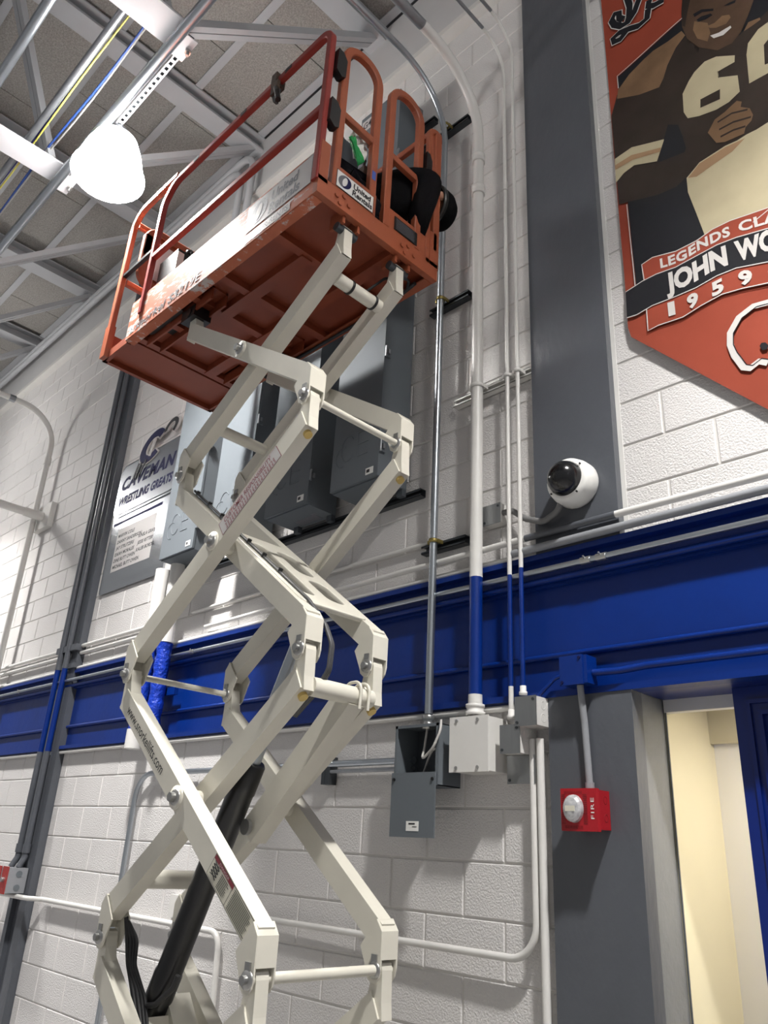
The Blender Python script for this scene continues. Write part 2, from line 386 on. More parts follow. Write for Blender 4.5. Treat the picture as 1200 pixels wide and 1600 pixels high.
def strut(xa, xb, y, z, label):
    t = thing('strut_channel', label, 'strut', ((xa+xb)/2, y, z), 'perforated struts under the trusses')
    b = B().box((xa, y-.022, z), (xb, y-.010, z+.003)).box((xa, y+.010, z), (xb, y+.022, z+.003)).box((xa, y-.022, z), (xb, y-.0195, z+.04)).box((xa, y+.0195, z), (xb, y+.022, z+.04))
    x = xa
    while x < xb: b.box((x, y-.01, z), (min(x+.022, xb), y+.01, z+.003)); x += .048
    b.done('channel', 'chord_white', t)
    B().box((xa, y-.019, z+.036), (xb, y+.019, z+.04)).done('channel_shade', 'strut_dark', t)  # dark sheet stands in for the shade inside the slotted channel
    for x in (xa+.06, xb-.06):
        pl = B().box((x-.085, y-.075, z-.012), (x+.085, y+.035, z-.004)).done('hanger_plate', 'chord_white', t)
        B().cyl((x, y+.022, z-.012), (x, y+.022, z-.026), .02, 6).cyl((x, y+.022, z-.026), (x, y+.022, z-.05), .010, 8).done('nut', 'zinc', pl)
strut(-4.74, -3.10, -1.475, 5.83, 'perforated white strut carrying the glowing round lamp')
strut(-9.36, -7.66, -1.475, 5.83, 'perforated white strut beyond the left edge of the photo')

# ---------------------------------------------------------------- pipes and conduits
def pipe(pts, r, m, label, rad=.05, name='conduit', cat='conduit', group=None, n=12, loc=None):
    return B().tube(fillet(pts, rad, 8), r, n).done(name, m, label=label, cat=cat, group=group)
pipe([(2, -1.548, 5.80), (-12, -1.548, 5.80)], .032, 'galv', 'thick galvanized conduit along the truss ends beside the round lamp', group='ceiling conduits')
pipe([(2, -1.805, 5.94), (-12, -1.805, 5.94)], .024, 'galv_dull', 'thin grey ceiling conduit with yellow and blue cables tied along it', group='ceiling conduits')
pipe([(2, -2.12, 5.95), (-12, -2.12, 5.95)], .03, 'galv', 'galvanized ceiling conduit crossing the top left corner of the photo', group='ceiling conduits')
def sag(y, z, amp, ph): return [(x*.25, y+.006*math.sin(x*.8+ph), z-amp*abs(math.sin(x*.25*math.pi/1.525+.2))) for x in range(4, -48, -1)]
for y, z, r, m, lb in ((-1.765, 5.96, .006, 'cable_yellow', 'thin yellow cable strung along the ceiling conduit'), (-1.775, 5.975, .006, 'cable_navy', 'thin dark blue cable beside the yellow one'),
                       (-1.665, 5.99, .008, 'cable_blue', 'bright blue cable bundle between two ceiling conduits'), (-1.65, 5.985, .006, 'wire_grey', 'pale grey cable hanging next to the bright blue cable')):
    B().tube(sag(y, z, .022, y*90), r, 6).done('cable', m, label=lb, cat='cable', group='ceiling cables')
pipe([(-2.38, -.085, 2.21), (-2.38, -.085, 6.08), (-2.38, -6, 6.08)], .0185, 'galv', 'shiny galvanized conduit rising from the open grey box and bending towards the ceiling', .42)
t = thing('conduit', 'thick white conduit with a blue lower section, rising from the white box', 'conduit', (-2.114, -.09, 2.2), 'painted conduits by the right column')
B().tube([(-2.114, -.09, 2.27), (-2.114, -.09, 2.79)], .0295, 16).done('blue_run', 'blue', t)
B().tube([(-2.114, -.09, 2.2), (-2.114, -.09, 2.27)], .0300, 16).done('white_foot', 'white_paint', t)
B().tube(fillet([(-2.114, -.09, 2.79), (-2.114, -.09, 5.93), (-2.114, -1.0, 5.93)], .5, 10)[:-1] + [(-2.114, -.62, 5.93)], .0295, 16).done('white_run', 'white_paint', t)
B().tube([(-2.114, -.6, 5.93), (-2.114, -6, 5.93)], .030, 16).done('bare_run', 'galv_dull', t)
for z in (5.32, 5.08):
    B().lathe([(.0305, -.03), (.037, -.03), (.037, -.015), (.034, -.012), (.034, .012), (.037, .015), (.037, .03), (.0305, .03)], (-2.114, -.09, z)).done('coupling', 'white_paint', t)
B().lathe([(.033, -.02), (.042, -.02), (.042, -.006), (.036, -.004), (.036, .01), (.04, .012), (.04, .024), (.03, .026)], (-2.114, -.09, 2.205)).done('connector', 'white_paint', t)
for x, zb, zt, zc, lb, zc2 in ((-1.937, 2.17, 6.07, 5.0, 'thin white conduit with blue lower end, left of its twin', 2.77), (-1.877, 2.26, 6.16, 5.25, 'thin white conduit with blue lower end, next to the grey column', 2.79)):
    t = thing('conduit', lb, 'conduit', (x, -.08, zb), 'painted conduits by the right column')
    B().tube([(x, -.08, zb), (x, -.08, zb+.12)], .0105, 10).done('white_foot', 'white_paint', t) if x < -1.9 else None
    B().tube([(x, -.08, zb+(.12 if x < -1.9 else 0)), (x, -.08, zc2)], .0102, 10).done('blue_run', 'blue', t)
    pth = fillet([(x, -.08, zc2), (x, -.08, zt), (x, -1., zt)], .2, 8)[:-1]
    B().tube(pth, .0100, 10).done('white_run', 'white_paint', t)
    B().tube([pth[-1], (x, -6, zt)], .0101, 10).done('bare_run', 'galv_dull', t)
    B().tube([(x, -.08, zc-.03), (x, -.08, zc+.03)], .0135, 10).done('coupling', 'white_paint', t)
    B().lathe([(.0, -.02), (.017, -.02), (.017, -.008), (.013, -.006), (.013, .016), (.0, .016)], (x, -.08, zb+.01), n=12).done('connector', 'white_paint', t)
X0, X1 = -12.3, 1.1
def hpipe(xa, xb, y, z, r, m, label, **k): return pipe([(xa, y, z), (xb, y, z)], r, m, label, n=10, group='conduits along the beam', **k)
bc = hpipe(X0, X1, -.066, 2.762, .0125, 'galv', 'bare galvanized conduit running along the top of the blue beam')
for x in (-1.50, -1.57, -4.45, -7.2):
    B().tube([(x-.022, -.066, 2.762), (x+.022, -.066, 2.762)], .0165, 8).done('coupling', 'zinc', bc); B().cyl((x, -.066, 2.762), (x, -.09, 2.775), .004, 6).done('set_screw', 'zinc', bc)
hpipe(X0, X1, -.045, 2.722, .014, 'blue', 'blue painted conduit just under the bare one on the beam')
hpipe(X0, X1, -.018, 2.405, .012, 'blue', 'blue painted conduit along the lower half of the blue beam')
hpipe(X0, -1.86, -.03, 2.214, .013, 'white_paint', 'white painted conduit directly under the blue beam')
hpipe(-1.95, X1, -.068, 2.868, .017, 'grey_paint_pipe', 'grey pipe resting on top of the blue beam at right')
hpipe(X0, -1.97, -.03, 2.862, .014, 'white_paint', 'white painted conduit resting on top of the blue beam at left')
hpipe(-4.6, -2.47, -.02, 3.06, .012, 'white_paint', 'short white conduit on the blocks below the electrical cabinets')
hpipe(X0, -5.15, -.025, 3.045, .016, 'white_paint', 'upper one of two white conduits on the blocks at far left')
hpipe(X0, -5.3, -.03, 2.985, .014, 'white_paint', 'lower one of two white conduits on the blocks at far left')
t = thing('conduit', 'white conduit above the beam, painted grey where it crosses the grey column', 'conduit', (-1.6, -.06, 2.9))
B().tube([(-4.4, -.03, 2.925), (-1.86, -.068, 2.925)], .0145).done('left_run', 'white_paint', t)
B().tube([(-1.86, -.068, 2.925), (-1.425, -.068, 2.925)], .015).done('grey_run', 'column_grey', t)
B().tube([(-1.425, -.068, 2.925), (X1, -.04, 2.925)], .0148).done('right_run', 'white_paint', t)
# conduit at far left with bend and mount
t = thing('conduit', 'white conduit bending down the wall at the left edge of the photo', 'conduit', (-7.8, -.1, 2.3))
B().tube(fillet([(-7.82, -2.4, 5.74), (-7.82, -.1, 5.74), (-7.75, -.1, 1.0)], .38, 10), .03, 14).done('pipe', 'white_paint', t)
for z in (5.2,): B().tube([(-7.81, -.1, z-.04), (-7.81, -.1, z+.04)], .037).done('coupling', 'white_paint', t)
B().tube([(-7.82, -.62, 5.74), (-7.82, -.56, 5.74)], .038).done('coupling', 'galv_dull', t)
t = thing('wall_bracket', 'white tube ending on a square wall bracket at the left edge', 'bracket', (-7.7, -.2, 4.4))
B().box((-7.85, -.06, 4.42), (-7.52, -.005, 4.68)).done('wall_plate', 'white_paint', t, bevel=.006)
B().cyl((-7.68, -.25, 4.55), (-7.68, -.05, 4.55), .045).done('socket', 'white_paint', t)
B().tube([(-7.68, -.18, 4.55), (-7.68, -2.2, 4.55)], .04).done('arm_tube', 'white_paint', t)
# wrapped pipes below the left cabinet
for i, (x, zb) in enumerate(((-4.9, 2.17), (-4.70, 2.30))):
    t = thing('wrapped_pipe', ('wrapped pipe with a white cut end below the beam, left of its twin', 'wrapped pipe, white above and blue over the beam, nearer the lift')[i], 'pipe', (x, -.13, zb), 'wrapped pipes under the left cabinet')
    B().tube([(x, -.13, 2.84), (x, -.13, 3.39)], .05).done('white_wrap', 'white_paint', t)
    pts = [(x+.004*math.sin(q*2.3), -.13, 2.28+(2.84-2.28)*q/14) for q in range(15)]
    B().tube(pts, [.05+.003*math.sin(q*1.9+i) for q in range(15)]).done('blue_wrap', 'blue_rough', t)
    B().tube([(x, -.13, zb), (x, -.13, 2.29)], .056).done('cut_end', 'white_paint', t)
    B().box((x-.1, -.08, 2.5), (x+.12, -.05, 2.55)).done('clamp_bar', 'blue', t)
# low conduits
pipe([(-1.858, -.05, 2.08), (-1.858, -.05, 1.31), (-3.62, -.03, 1.31)], .014, 'white_paint', 'white conduit dropping from a steel box and turning left along the blocks', .12)
pipe([(-1.823, -.05, 2.08), (-1.823, -.05, 0.02)], .0155, 'white_paint', 'straight white conduit running to the floor beside the grey column', 0)
pipe([(-12.2, -.1, 1.215), (-6.1, -.1, 1.215), (-6.0, -.03, 1.215), (-3.84, -.03, 1.215), (-3.8, -.03, .3)], .016, 'white_paint', 'white conduit along the low blocks at left, turning down behind the lift', .08)
pipe([(-4.93, -.04, .02), (-4.93, -.04, 2.025), (-2.5, -.04, 2.025)], .016, 'galv', 'bare galvanized conduit bending from the floor to the open grey box', .16)
hpipe(-3.1, -2.5, -.04, 1.99, .010, 'galv_dull', 'thin bare conduit under the one feeding the open grey box')
B().box((-3.11, -.05, 1.93), (-3.05, -.002, 2.06)).box((-3.1, -.052, 1.935), (-3.085, -.05, 2.055)).done('strut_channel', 'strut_dark', label='short upright strut piece holding the two bare conduits', cat='strut')
# struts on the wall holding the conduits
def wall_strut(xa, xb, z, m, label, lit=False):
    t = thing('strut_channel', label, 'strut', ((xa+xb)/2, -.02, z), 'wall struts')
    B().box((xa, -.004, z-.021), (xb, -.001, z+.021)).box((xa, -.042, z-.021), (xb, -.001, z-.018)).box((xa, -.042, z+.018), (xb, -.001, z+.021)).box((xa, -.042, z-.021), (xb, -.04, z-.010)).box((xa, -.042, z+.010), (xb, -.04, z+.021)).done('channel', m, t)
    return t
def clamp(t, x, z, r, m, y):
    B().lathe([(r+.001, -.009), (r+.006, -.009), (r+.006, .009), (r+.001, .009)], (x, y, z), n=18).box((x-r-.018, y-.004, z-.009), (x-r, y+.028, z+.009)).box((x+r, y+.004, z-.009), (x+r+.008, y+.04, z+.009)).done('clamp', m, t)
t = wall_strut(-2.62, -2.24, 5.81, 'strut_dark', 'grey strut high on the wall beside the lift gate'); clamp(t, -2.38, 5.8, .0185, 'brass', -.085)
t = wall_strut(-2.5, -2.22, 4.46, 'strut_dark', 'grey strut just below the lift platform corner'); clamp(t, -2.38, 4.47, .0185, 'brass', -.085)
t = wall_strut(-2.5, -2.22, 3.02, 'strut_dark', 'grey strut just above the blue beam'); clamp(t, -2.38, 3.03, .0185, 'brass', -.085)
t = wall_strut(-2.31, -1.825, 3.79, 'white_paint', 'white painted strut clamping three white conduits'); clamp(t, -2.114, 3.79, .0295, 'white_paint', -.09); clamp(t, -1.937, 3.79, .0102, 'white_paint', -.08); clamp(t, -1.877, 3.79, .0102, 'white_paint', -.08)

# ---------------------------------------------------------------- scissor lift
YN, YF = -1.26, -.52
lift = thing('scissor_lift', 'raised orange and cream scissor lift in front of the wall', 'scissor lift', (-2.75, YC, 0))
def P3(p, y): return Vector((p[0], y, p[1]))
def arm(U, L, y, side, cap=False, plate=True):
    w, h = .06, .08; su = 1 if U[0] > L[0] else -1
    U, L = Vector((U[0], U[1])), Vector((L[0], L[1]))
    E1 = U+Vector((-.0065*su, -.1)); E2 = L+Vector((.0065*su, .1))
    d = (E2-E1).normalized(); n = Vector((-d.y, d.x)); n = n if n.y > 0 else -n
    c = [E1+n*h/2-d*.012, E2+n*h/2, E2-n*h/2+d*.02, E1-n*h/2]
    a = B().prism([tuple(p) for p in c], 'y', y-w/2, y+w/2).done('scissor_arm', 'cream', lift, bevel=.007)
    # neck at the upper pin
    k = [(.02, .0), (.022, -.09), (.027, -.138), (-.042, -.076), (-.03, -.03), (-.024, .0), (-.018, .02), (0, .028), (.015, .02)]
    B().prism([(U.x+su*p, U.y+q) for p, q in k], 'y', y-.023, y+.023).done('neck', 'cream', a, bevel=.006)
    # forked bracket at the lower pin
    sl = -su
    k = [(.026, .004), (.026, .112), (.0, .146), (-.07, .064), (-.04, .0), (-.032, -.024), (-.014, -.038), (.008, -.036), (.02, -.02)]
    b = B()
    for s in (-1, 1): b.prism([(L.x+sl*p, L.y+q) for p, q in k], 'y', y+s*(w/2+.006)-.003, y+s*(w/2+.006)+.003)
    b.box((L.x+sl*.020, y-w/2-.006, L.y+.03), (L.x+sl*.0265, y+w/2+.006, L.y+.112))
    b.prism([(L.x+sl*p, L.y+q) for p, q in ((.0265, .112), (.0, .1465), (-.006, .142), (.020, .108))], 'y', y-w/2-.006, y+w/2+.006)
    b.done('bracket', 'cream', a)
    ny = y-w/2-.009
    if plate:
        B().lathe([(.0, -.006), (.024, -.006), (.026, 0)], (L.x, ny, L.y), (0, 1, 0), 20).box((L.x-.012, ny-.005, L.y), (L.x+.012, ny, L.y+.045)).done('pin_plate', 'bolt', a)
        B().cyl((L.x, ny-.02, L.y), (L.x, ny, L.y), .013, 8).done('pin_bolt', 'bolt', a)
    if cap:
        q = E1+d*.03-n*(h/2); q2 = q-n*.014
        B().cyl(P3(q, y), P3(q2, y), .017, 12).done('cap_bolt', 'bolt_yellow', a)
    return a, E1, E2, d, n
XR, XL = -2.073, -3.09
yo, yi = .25, .16
arms = {}
spec = dict(a=((XL, 4.09), (XR, 3.212), yo), c=((XR, 3.212), (XL, 2.264), yo), f=((XL, 2.264), (-2.047, 1.294), yo), g=((-2.047, 1.294), (XL, .36), yo),
            b=((XR, 4.08), (XL, 3.214), yi), d=((XL, 3.214), (XR, 2.258), yi), e=((XR, 2.258), (XL-.01, 1.295), yi), h=((XL-.01, 1.295), (XR, .36), yi))
for k, (U, L, yy) in spec.items():
    for s in (-1, 1): arms[k+('n' if s < 0 else 'f')] = arm(U, L, YC+s*yy, s, cap=k in 'ce')
for k in 'acfg':
    a, E1, E2, d, n = arms[k+'n']; m = (E1+E2)/2; yy = YC-yo-.03
    B().lathe([(.0, -.006), (.04, -.006), (.04, .0)], (m.x, yy, m.y), (0, 1, 0), 24).done('pivot_boss', 'cream', a)
    B().lathe([(.0, -.012), (.026, -.012), (.028, -.006)], (m.x, yy, m.y), (0, 1, 0), 20).cyl((m.x, yy-.03, m.y), (m.x, yy-.012, m.y), .017, 6).done('pivot_bolt', 'bolt', a)
    a2, E1, E2, d, n = arms[k+'f']
    B().cyl((m.x, YC-yo, m.y), (m.x, YC-yi, m.y), .03).done('pivot_shaft', 'cream', a)
    B().cyl((m.x, YC+yo, m.y), (m.x, YC+yi, m.y), .03).done('pivot_shaft', 'cream', a2)
def cross(p, ya, yb, r, name='cross_tube', m='cream'): return B().cyl((p[0], ya, p[1]), (p[0], yb, p[1]), r, 18).done(name, m, lift)
bE1, bE2, bd, bn = arms['bn'][1:]
q = bE1+bd*.10; tb = cross(q-bn*.03, YC-yi+.03, YC+yi-.03, .03)
for yy in (YC-.05, YC+.09): B().lathe([(.031, -.006), (.034, -.006), (.034, .006), (.031, .006)], ((q-bn*.03).x, yy, (q-bn*.03).y), (0, 1, 0)).done('cable_tie', 'black', tb)
q = bE1.lerp(bE2, .83); cross(q, YC-yi+.03, YC+yi-.03, .027)
cross((XR, 3.212), YC-yo-.03, YC+yo+.03, .014, 'pin_rod'); cross((XL, 2.264), YC-yo-.03, YC+yo+.03, .013, 'pin_rod'); cross((-2.047, 1.294), YC-yo-.03, YC+yo+.03, .016, 'pin_rod')
eE1, eE2, ed, en = arms['en'][1:]
q = eE1+ed*.01; tt = cross(q+Vector((.02, -.012)), YC-yi+.02, YC+yi-.02, .033)
b = B()
for yy in (YC+.06, YC+.10): b.tube(fillet([(q.x+.055, yy, q.y-.06), (q.x+.06, yy, q.y+.035), (q.x-.02, yy, q.y+.035), (q.x-.03, yy, q.y-.04)], .03), .006, 6)
b.done('clamp_loop', 'cream', tt)
q = eE1.lerp(eE2, .86); cross(q, YC-yi+.02, YC+yi-.02, .034)
q = (arms['gn'][1]).lerp(arms['gn'][2], .3); cross(q, YC-yo, YC+yo, .03)
# lever beam next to the cylinder
p, r_ = Vector((eE1.x+.0, eE1.y-.02)), Vector((-2.56, 1.68))
lv = B().bar((p.x, YC+.06, p.y), (r_.x, YC+.06, r_.y), .09, .07, (0, 1, 0)).done('lever_beam', 'cream', lift, bevel=.008)
B().cyl((r_.x+.02, YC-.0, r_.y+.02), (r_.x+.02, YC+.015, r_.y+.02), .028).done('lever_pin', 'bolt', lv)
# slotted plate joining the two arms below the cabinets
dE1, dE2, dd, dn = arms['dn'][1:]
def plate_pts(s0, s1, y0, y1, r, n=5):
    out = []
    for cx, cy, a0 in ((s1-r, y1-r, 0), (s0+r, y1-r, 90), (s0+r, y0+r, 180), (s1-r, y0+r, 270)):
        for k in range(n+1):
            a = math.radians(a0+90*k/n); out.append((cx+r*math.cos(a), cy+r*math.sin(a)))
    return out
cu = bpy.data.curves.new('plate', 'CURVE'); cu.dimensions = '2D'; cu.fill_mode = 'BOTH'; cu.extrude = .006; cu.bevel_depth = .004; cu.bevel_resolution = 2
Ld = (dE2-dE1).length
for pts in (plate_pts(Ld*.40, Ld*.93, -yi, yi, .03), plate_pts(Ld*.47, Ld*.66, .02, yi-.04, .04), plate_pts(Ld*.70, Ld*.86, .02, yi-.04, .04), plate_pts(Ld*.47, Ld*.86, -yi+.045, -.035, .03)):
    sp = cu.splines.new('POLY'); sp.points.add(len(pts)-1); sp.use_cyclic_u = True
    for q, (u, v) in zip(sp.points, pts): q.co = (u, v, 0, 1)
o = bpy.data.objects.new('plate', cu); C.objects.link(o)
me = bpy.data.meshes.new_from_object(o.evaluated_get(bpy.context.evaluated_depsgraph_get())); bpy.data.objects.remove(o)
for v in me.vertices:
    u, vv, ww = v.co; q = dE1+dd*u+dn*(.036+ww); v.co = (q.x, YC+vv, q.y)
jp = link_mesh('slotted_plate', me, 'cream', lift)
for k in range(7):
    q = dE1+dd*(Ld*(.05+.115*k))+dn*.045; B().cyl((q.x, YC-yi+.022, q.y), (q.x+dn.x*.02, YC-yi+.022, q.y+dn.y*.02), .010, 6).done('cable_clip', 'black', jp)
hose = []
for k in range(9): q = dE1+dd*(Ld*(.02+.113*k))+dn*.052; hose.append((q.x, YC-yi+.02, q.y))
J2 = Vector((XR, 2.258))
hose += [(J2.x+.02, YC-yi+.05, J2.y+.10), (J2.x+.05, YC-yi+.06, J2.y+.03), (J2.x+.045, YC-yi+.06, J2.y-.06), (J2.x-.02, YC-yi+.06, J2.y-.13), (J2.x-.12, YC-yi+.06, J2.y-.2)]
for off, r in ((0, .006), (.011, .006), (.021, .005)):
    B().tube(fillet([(x-off*.5, y+off, z) for x, y, z in hose], .05, 3), r, 6).done('hose', 'hose', lift)
# hydraulic cylinder
A, Bq, R_ = Vector((-2.965, YC-.02, 1.02)), Vector((-2.505, YC-.02, 1.925)), Vector((-2.27, YC-.02, 2.40))
ax = (Bq-A).normalized(); ln = (Bq-A).length
cy = B().lathe([(0, 0), (.05, 0), (.052, .03), (.052, .2), (.049, .205), (.049, ln-.12), (.052, ln-.115), (.052, ln-.01), (.045, ln), (0, ln)], A, ax, 28).done('cylinder_barrel', 'cyl_black', lift)
B().bar(A-ax*.09, A+ax*.01, .075, .08, (0, 1, 0)).done('clevis', 'black', cy)
B().cyl(Bq, R_, .03, 20).done('cylinder_rod', 'galv', lift)
B().bar((-2.99, YC-.02, .98), (-2.86, YC-.02, 1.04), .16, .05).cyl((-2.985, YC-.13, .955), (-2.985, YC+.1, .955), .022).done('cylinder_mount', 'cream', lift)
B().bar((-2.93, YC+.05, 1.1), (-2.5, YC+.05, .62), .07, .1, (0, 1, 0)).done('inner_link', 'cream', lift, bevel=.006)
kz = Vector((XL, 1.295))
for i, (o_, r) in enumerate(((0, .010), (.018, .009), (.034, .007), (.048, .006))):
    pts = [(kz.x+.045, YC-yi+.03, kz.y+.07), (kz.x+.05+o_, YC-yi+.045+o_*.3, kz.y-.0), (kz.x+.075+o_, YC-yi+.05, kz.y-.08), (kz.x+.13+o_, YC-yi+.05+.01*i, kz.y-.15-.01*i), (kz.x+.28+o_, YC-yi+.05, kz.y-.36), (kz.x+.42+o_, YC-yi+.05, kz.y-.52)]
    B().tube(fillet(pts, .08, 4), r, 7).done('hose', 'rubber', lift)
B().tube(fillet([(kz.x+.2, YC-yi+.08, kz.y-.2), (kz.x+.25, YC-.08, kz.y-.19), (kz.x+.32, YC-.06, kz.y-.13), (kz.x+.34, YC-.06, kz.y-.09)], .03), .010, 7).done('hose', 'rubber', lift)

# decals on the arms
a, E1, E2, d, n = arms['cn']; yy = YC-yo-.0305
def on(E, d, n, u, v, y): q = E+d*u+n*v; return (q.x, y, q.y)
def strip(name, m, a, E, d, n, u0, u1, v0, v1, y): return B().face([on(E, d, n, u0, v0, y), on(E, d, n, u1, v0, y), on(E, d, n, u1, v1, y), on(E, d, n, u0, v1, y)]) and None
def decal(m, a, E, d, n, u0, u1, v0, v1, y, name='decal'):
    b = B(); b.face([on(E, d, n, u0, v0, y), on(E, d, n, u1, v0, y), on(E, d, n, u1, v1, y), on(E, d, n, u0, v1, y)]); return b.done(name, m, a)
decal('label_red', a, E1, d, n, .155, .565, -.035, .036, yy); decal('label_pale', a, E1, d, n, .158, .562, -.0325, .0335, yy-.0004)
text('lettering', 'CUSTOMER RESPONSIBILITY', 'label_red', a, on(E1, d, n, .53, .006, yy-.001), (-d.x, 0, -d.y), (n.x, 0, n.y), width=.33, height=.022, shear=.15, offset=.012)
b = B()
for i, v in enumerate((-.006, -.014, -.022, -.029)):
    for k in range(24):
        u0 = .19+.0145*k; b.face([on(E1, d, n, *q, yy-.001) for q in ((u0, v), (u0+.004+.007*random.random(), v), (u0+.004+.007*random.random(), v+.0045), (u0, v+.0045))])
b.done('fine_print', 'label_red', a)
a, E1, E2, d, n = arms['fn']
text('lettering', 'www.snorkellifts.com', 'ink', a, on(E1, d, n, .07, -.018, yy-.0005), (d.x, 0, d.y), (n.x, 0, n.y), width=.42, height=.036, offset=.004)
Lf = (E2-E1).length
decal('ink', a, E1, d, n, Lf-.315, Lf-.008, -.037, .037, yy, 'warning_sticker'); ws = decal('label_cream', a, E1, d, n, Lf-.313, Lf-.010, -.0355, .0355, yy-.0004, 'warning_sticker')
decal('label_red', a, E1, d, n, Lf-.312, Lf-.17, .0215, .0355, yy-.0008, 'warning_header'); text('lettering', 'DANGER', 'label_pale', a, on(E1, d, n, Lf-.275, .0245, yy-.0012), (d.x, 0, d.y), (n.x, 0, n.y), width=.07, height=.008)
b = B()
def bars(u0, u1, v0, v1, dv):
    v = v0
    while v < v1: b.face([on(E1, d, n, *q, yy-.001) for q in ((u0, v), (u1-random.random()*.02, v), (u1-random.random()*.02, v+dv*.42), (u0, v+dv*.42))]); v += dv
bars(Lf-.245, Lf-.185, -.029, .016, .006); bars(Lf-.16, Lf-.03, -.031, .033, .006); b.face([on(E1, d, n, *q, yy-.001) for q in ((Lf-.173, -.0355), (Lf-.1715, -.0355), (Lf-.1715, .0215), (Lf-.173, .0215))])
b.done('fine_print', 'ink', a)
b = B()
for k in range(4):
    for u0, v0, u1, v1 in ((-.30, -.022+.011*k, -.262, -.012+.011*k), (-.30, -.012+.011*k, -.262, -.022+.011*k)):
        q0, q1 = on(E1, d, n, Lf+u0, v0, yy-.001), on(E1, d, n, Lf+u1, v1, yy-.001); b.bar(q0, q1, .0012, .003, (0, 1, 0))
b.done('pictogram', 'ink', a)

# platform
x0, x1 = -3.62, -2.02
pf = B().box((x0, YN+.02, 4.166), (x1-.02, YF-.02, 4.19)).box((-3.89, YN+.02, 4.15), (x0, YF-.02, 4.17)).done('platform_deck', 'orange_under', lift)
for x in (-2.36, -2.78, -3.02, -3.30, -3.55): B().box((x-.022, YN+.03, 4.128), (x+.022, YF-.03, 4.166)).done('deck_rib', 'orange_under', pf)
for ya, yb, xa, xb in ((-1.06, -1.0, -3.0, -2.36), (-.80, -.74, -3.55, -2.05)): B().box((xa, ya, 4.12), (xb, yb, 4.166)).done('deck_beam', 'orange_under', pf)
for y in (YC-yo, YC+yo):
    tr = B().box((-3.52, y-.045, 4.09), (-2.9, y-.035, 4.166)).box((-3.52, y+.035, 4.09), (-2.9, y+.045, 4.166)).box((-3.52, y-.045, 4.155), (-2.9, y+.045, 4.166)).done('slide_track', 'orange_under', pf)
    B().box((-3.4, y-.033, 4.148), (-3.12, y+.033, 4.154)).done('grease_mark', 'black', tr)
    if y < YC: B().prism(plate_pts(-3.46, -3.14, -1.238, -1.19, .022), 'z', 4.1265, 4.131).done('grease_mark', 'black', pf)
    B().box((XL-.07, y-.05, 4.06), (XL+.05, y+.05, 4.125)).cyl((XL, y-.055, 4.09), (XL, y+.055, 4.09), .024).done('slide_block', 'black', pf)
for y in (YC-yi, YC+yi):
    B().box((XR-.05, y-.05, 4.09), (XR+.035, y-.036, 4.17)).done('pivot_lug', 'orange', pf); B().box((XR-.05, y+.036, 4.09), (XR+.035, y+.05, 4.17)).done('pivot_lug', 'orange', pf); B().cyl((XR, y-.055, 4.085), (XR, y+.055, 4.085), .02).done('pivot_pin', 'strut_dark', pf)
sp_ = B().box((x0, YN-.005, 4.13), (x1-.03, YN+.008, 4.376)).box((x0, YN, 4.126), (x1-.03, YN+.05, 4.134)).done('side_panel', 'orange_scuffed', lift, bevel=.003)
B().box((x0, YF-.008, 4.13), (x1-.03, YF+.005, 4.376)).box((x0, YF-.05, 4.126), (x1-.03, YF, 4.134)).done('side_panel', 'orange', lift, bevel=.003)
eb = B().box((x1-.03, YN-.005, 4.128), (x1, YF+.005, 4.222)).done('end_beam', 'orange', lift, bevel=.004)
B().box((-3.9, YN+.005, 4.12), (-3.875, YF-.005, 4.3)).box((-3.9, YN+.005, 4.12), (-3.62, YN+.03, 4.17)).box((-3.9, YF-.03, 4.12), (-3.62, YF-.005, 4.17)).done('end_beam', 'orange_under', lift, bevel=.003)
for y, z in ((-1.16, 4.18), (-1.12, 4.2), (-1.14, 4.15), (-1.09, 4.17), (-.76, 4.18), (-.72, 4.2), (-.74, 4.15), (-.68, 4.17)): B().cyl((x1, y, z), (x1+.006, y, z), .011, 8).done('beam_bolt', 'orange', eb)
B().tube(fillet([(-2.1, YF-.06, 4.12), (-2.3, YF-.03, 4.115), (-3.3, YF-.03, 4.115)], .05), .01, 6).done('hose', 'rubber', pf)
B().tube(fillet([(-2.2, -.79, 4.0), (-2.14, -.74, 4.07), (-2.1, -.62, 4.12), (-2.16, -.57, 4.122)], .04), .007, 6).done('hose', 'rubber', pf)
# decals on the panel and beam
yy = YN-.0062
def fl(m, x0, x1, z0, z1, y, par, name='decal'):
    b = B(); b.face([(x0, y, z0), (x1, y, z0), (x1, y, z1), (x0, y, z1)]); return b.done(name, m, par)
text('lettering', 'snorkel S3219E', 'label_white', sp_, (-3.525, yy, 4.155), (1, 0, 0), (0, 0, 1), width=.64, height=.05, shear=.2, offset=.016)
text('lettering', 'snorkel S3219E', 'faded_ink', sp_, (-3.525, yy-.0006, 4.155), (1, 0, 0), (0, 0, 1), width=.64, height=.05, shear=.2, offset=-.004)
fl('label_white', -3.585, -3.54, 4.152, 4.2, yy, sp_); text('lettering', 'S', 'faded_ink', sp_, (-3.577, yy-.0006, 4.157), (1, 0, 0), (0, 0, 1), width=.03, height=.036, shear=.2)
fl('faded_ink', -2.535, -2.068, 4.203, 4.366, yy, sp_); fl('label_pale', -2.532, -2.071, 4.206, 4.363, yy-.0004, sp_)
text('lettering', 'United', 'faded_ink', sp_, (-2.35, yy-.001, 4.29), (1, 0, 0), (0, 0, 1), width=.19, height=.055, shear=.12, offset=.03)
text('lettering', 'Rentals', 'faded_ink', sp_, (-2.365, yy-.001, 4.222), (1, 0, 0), (0, 0, 1), width=.22, height=.055, shear=.12, offset=.03)
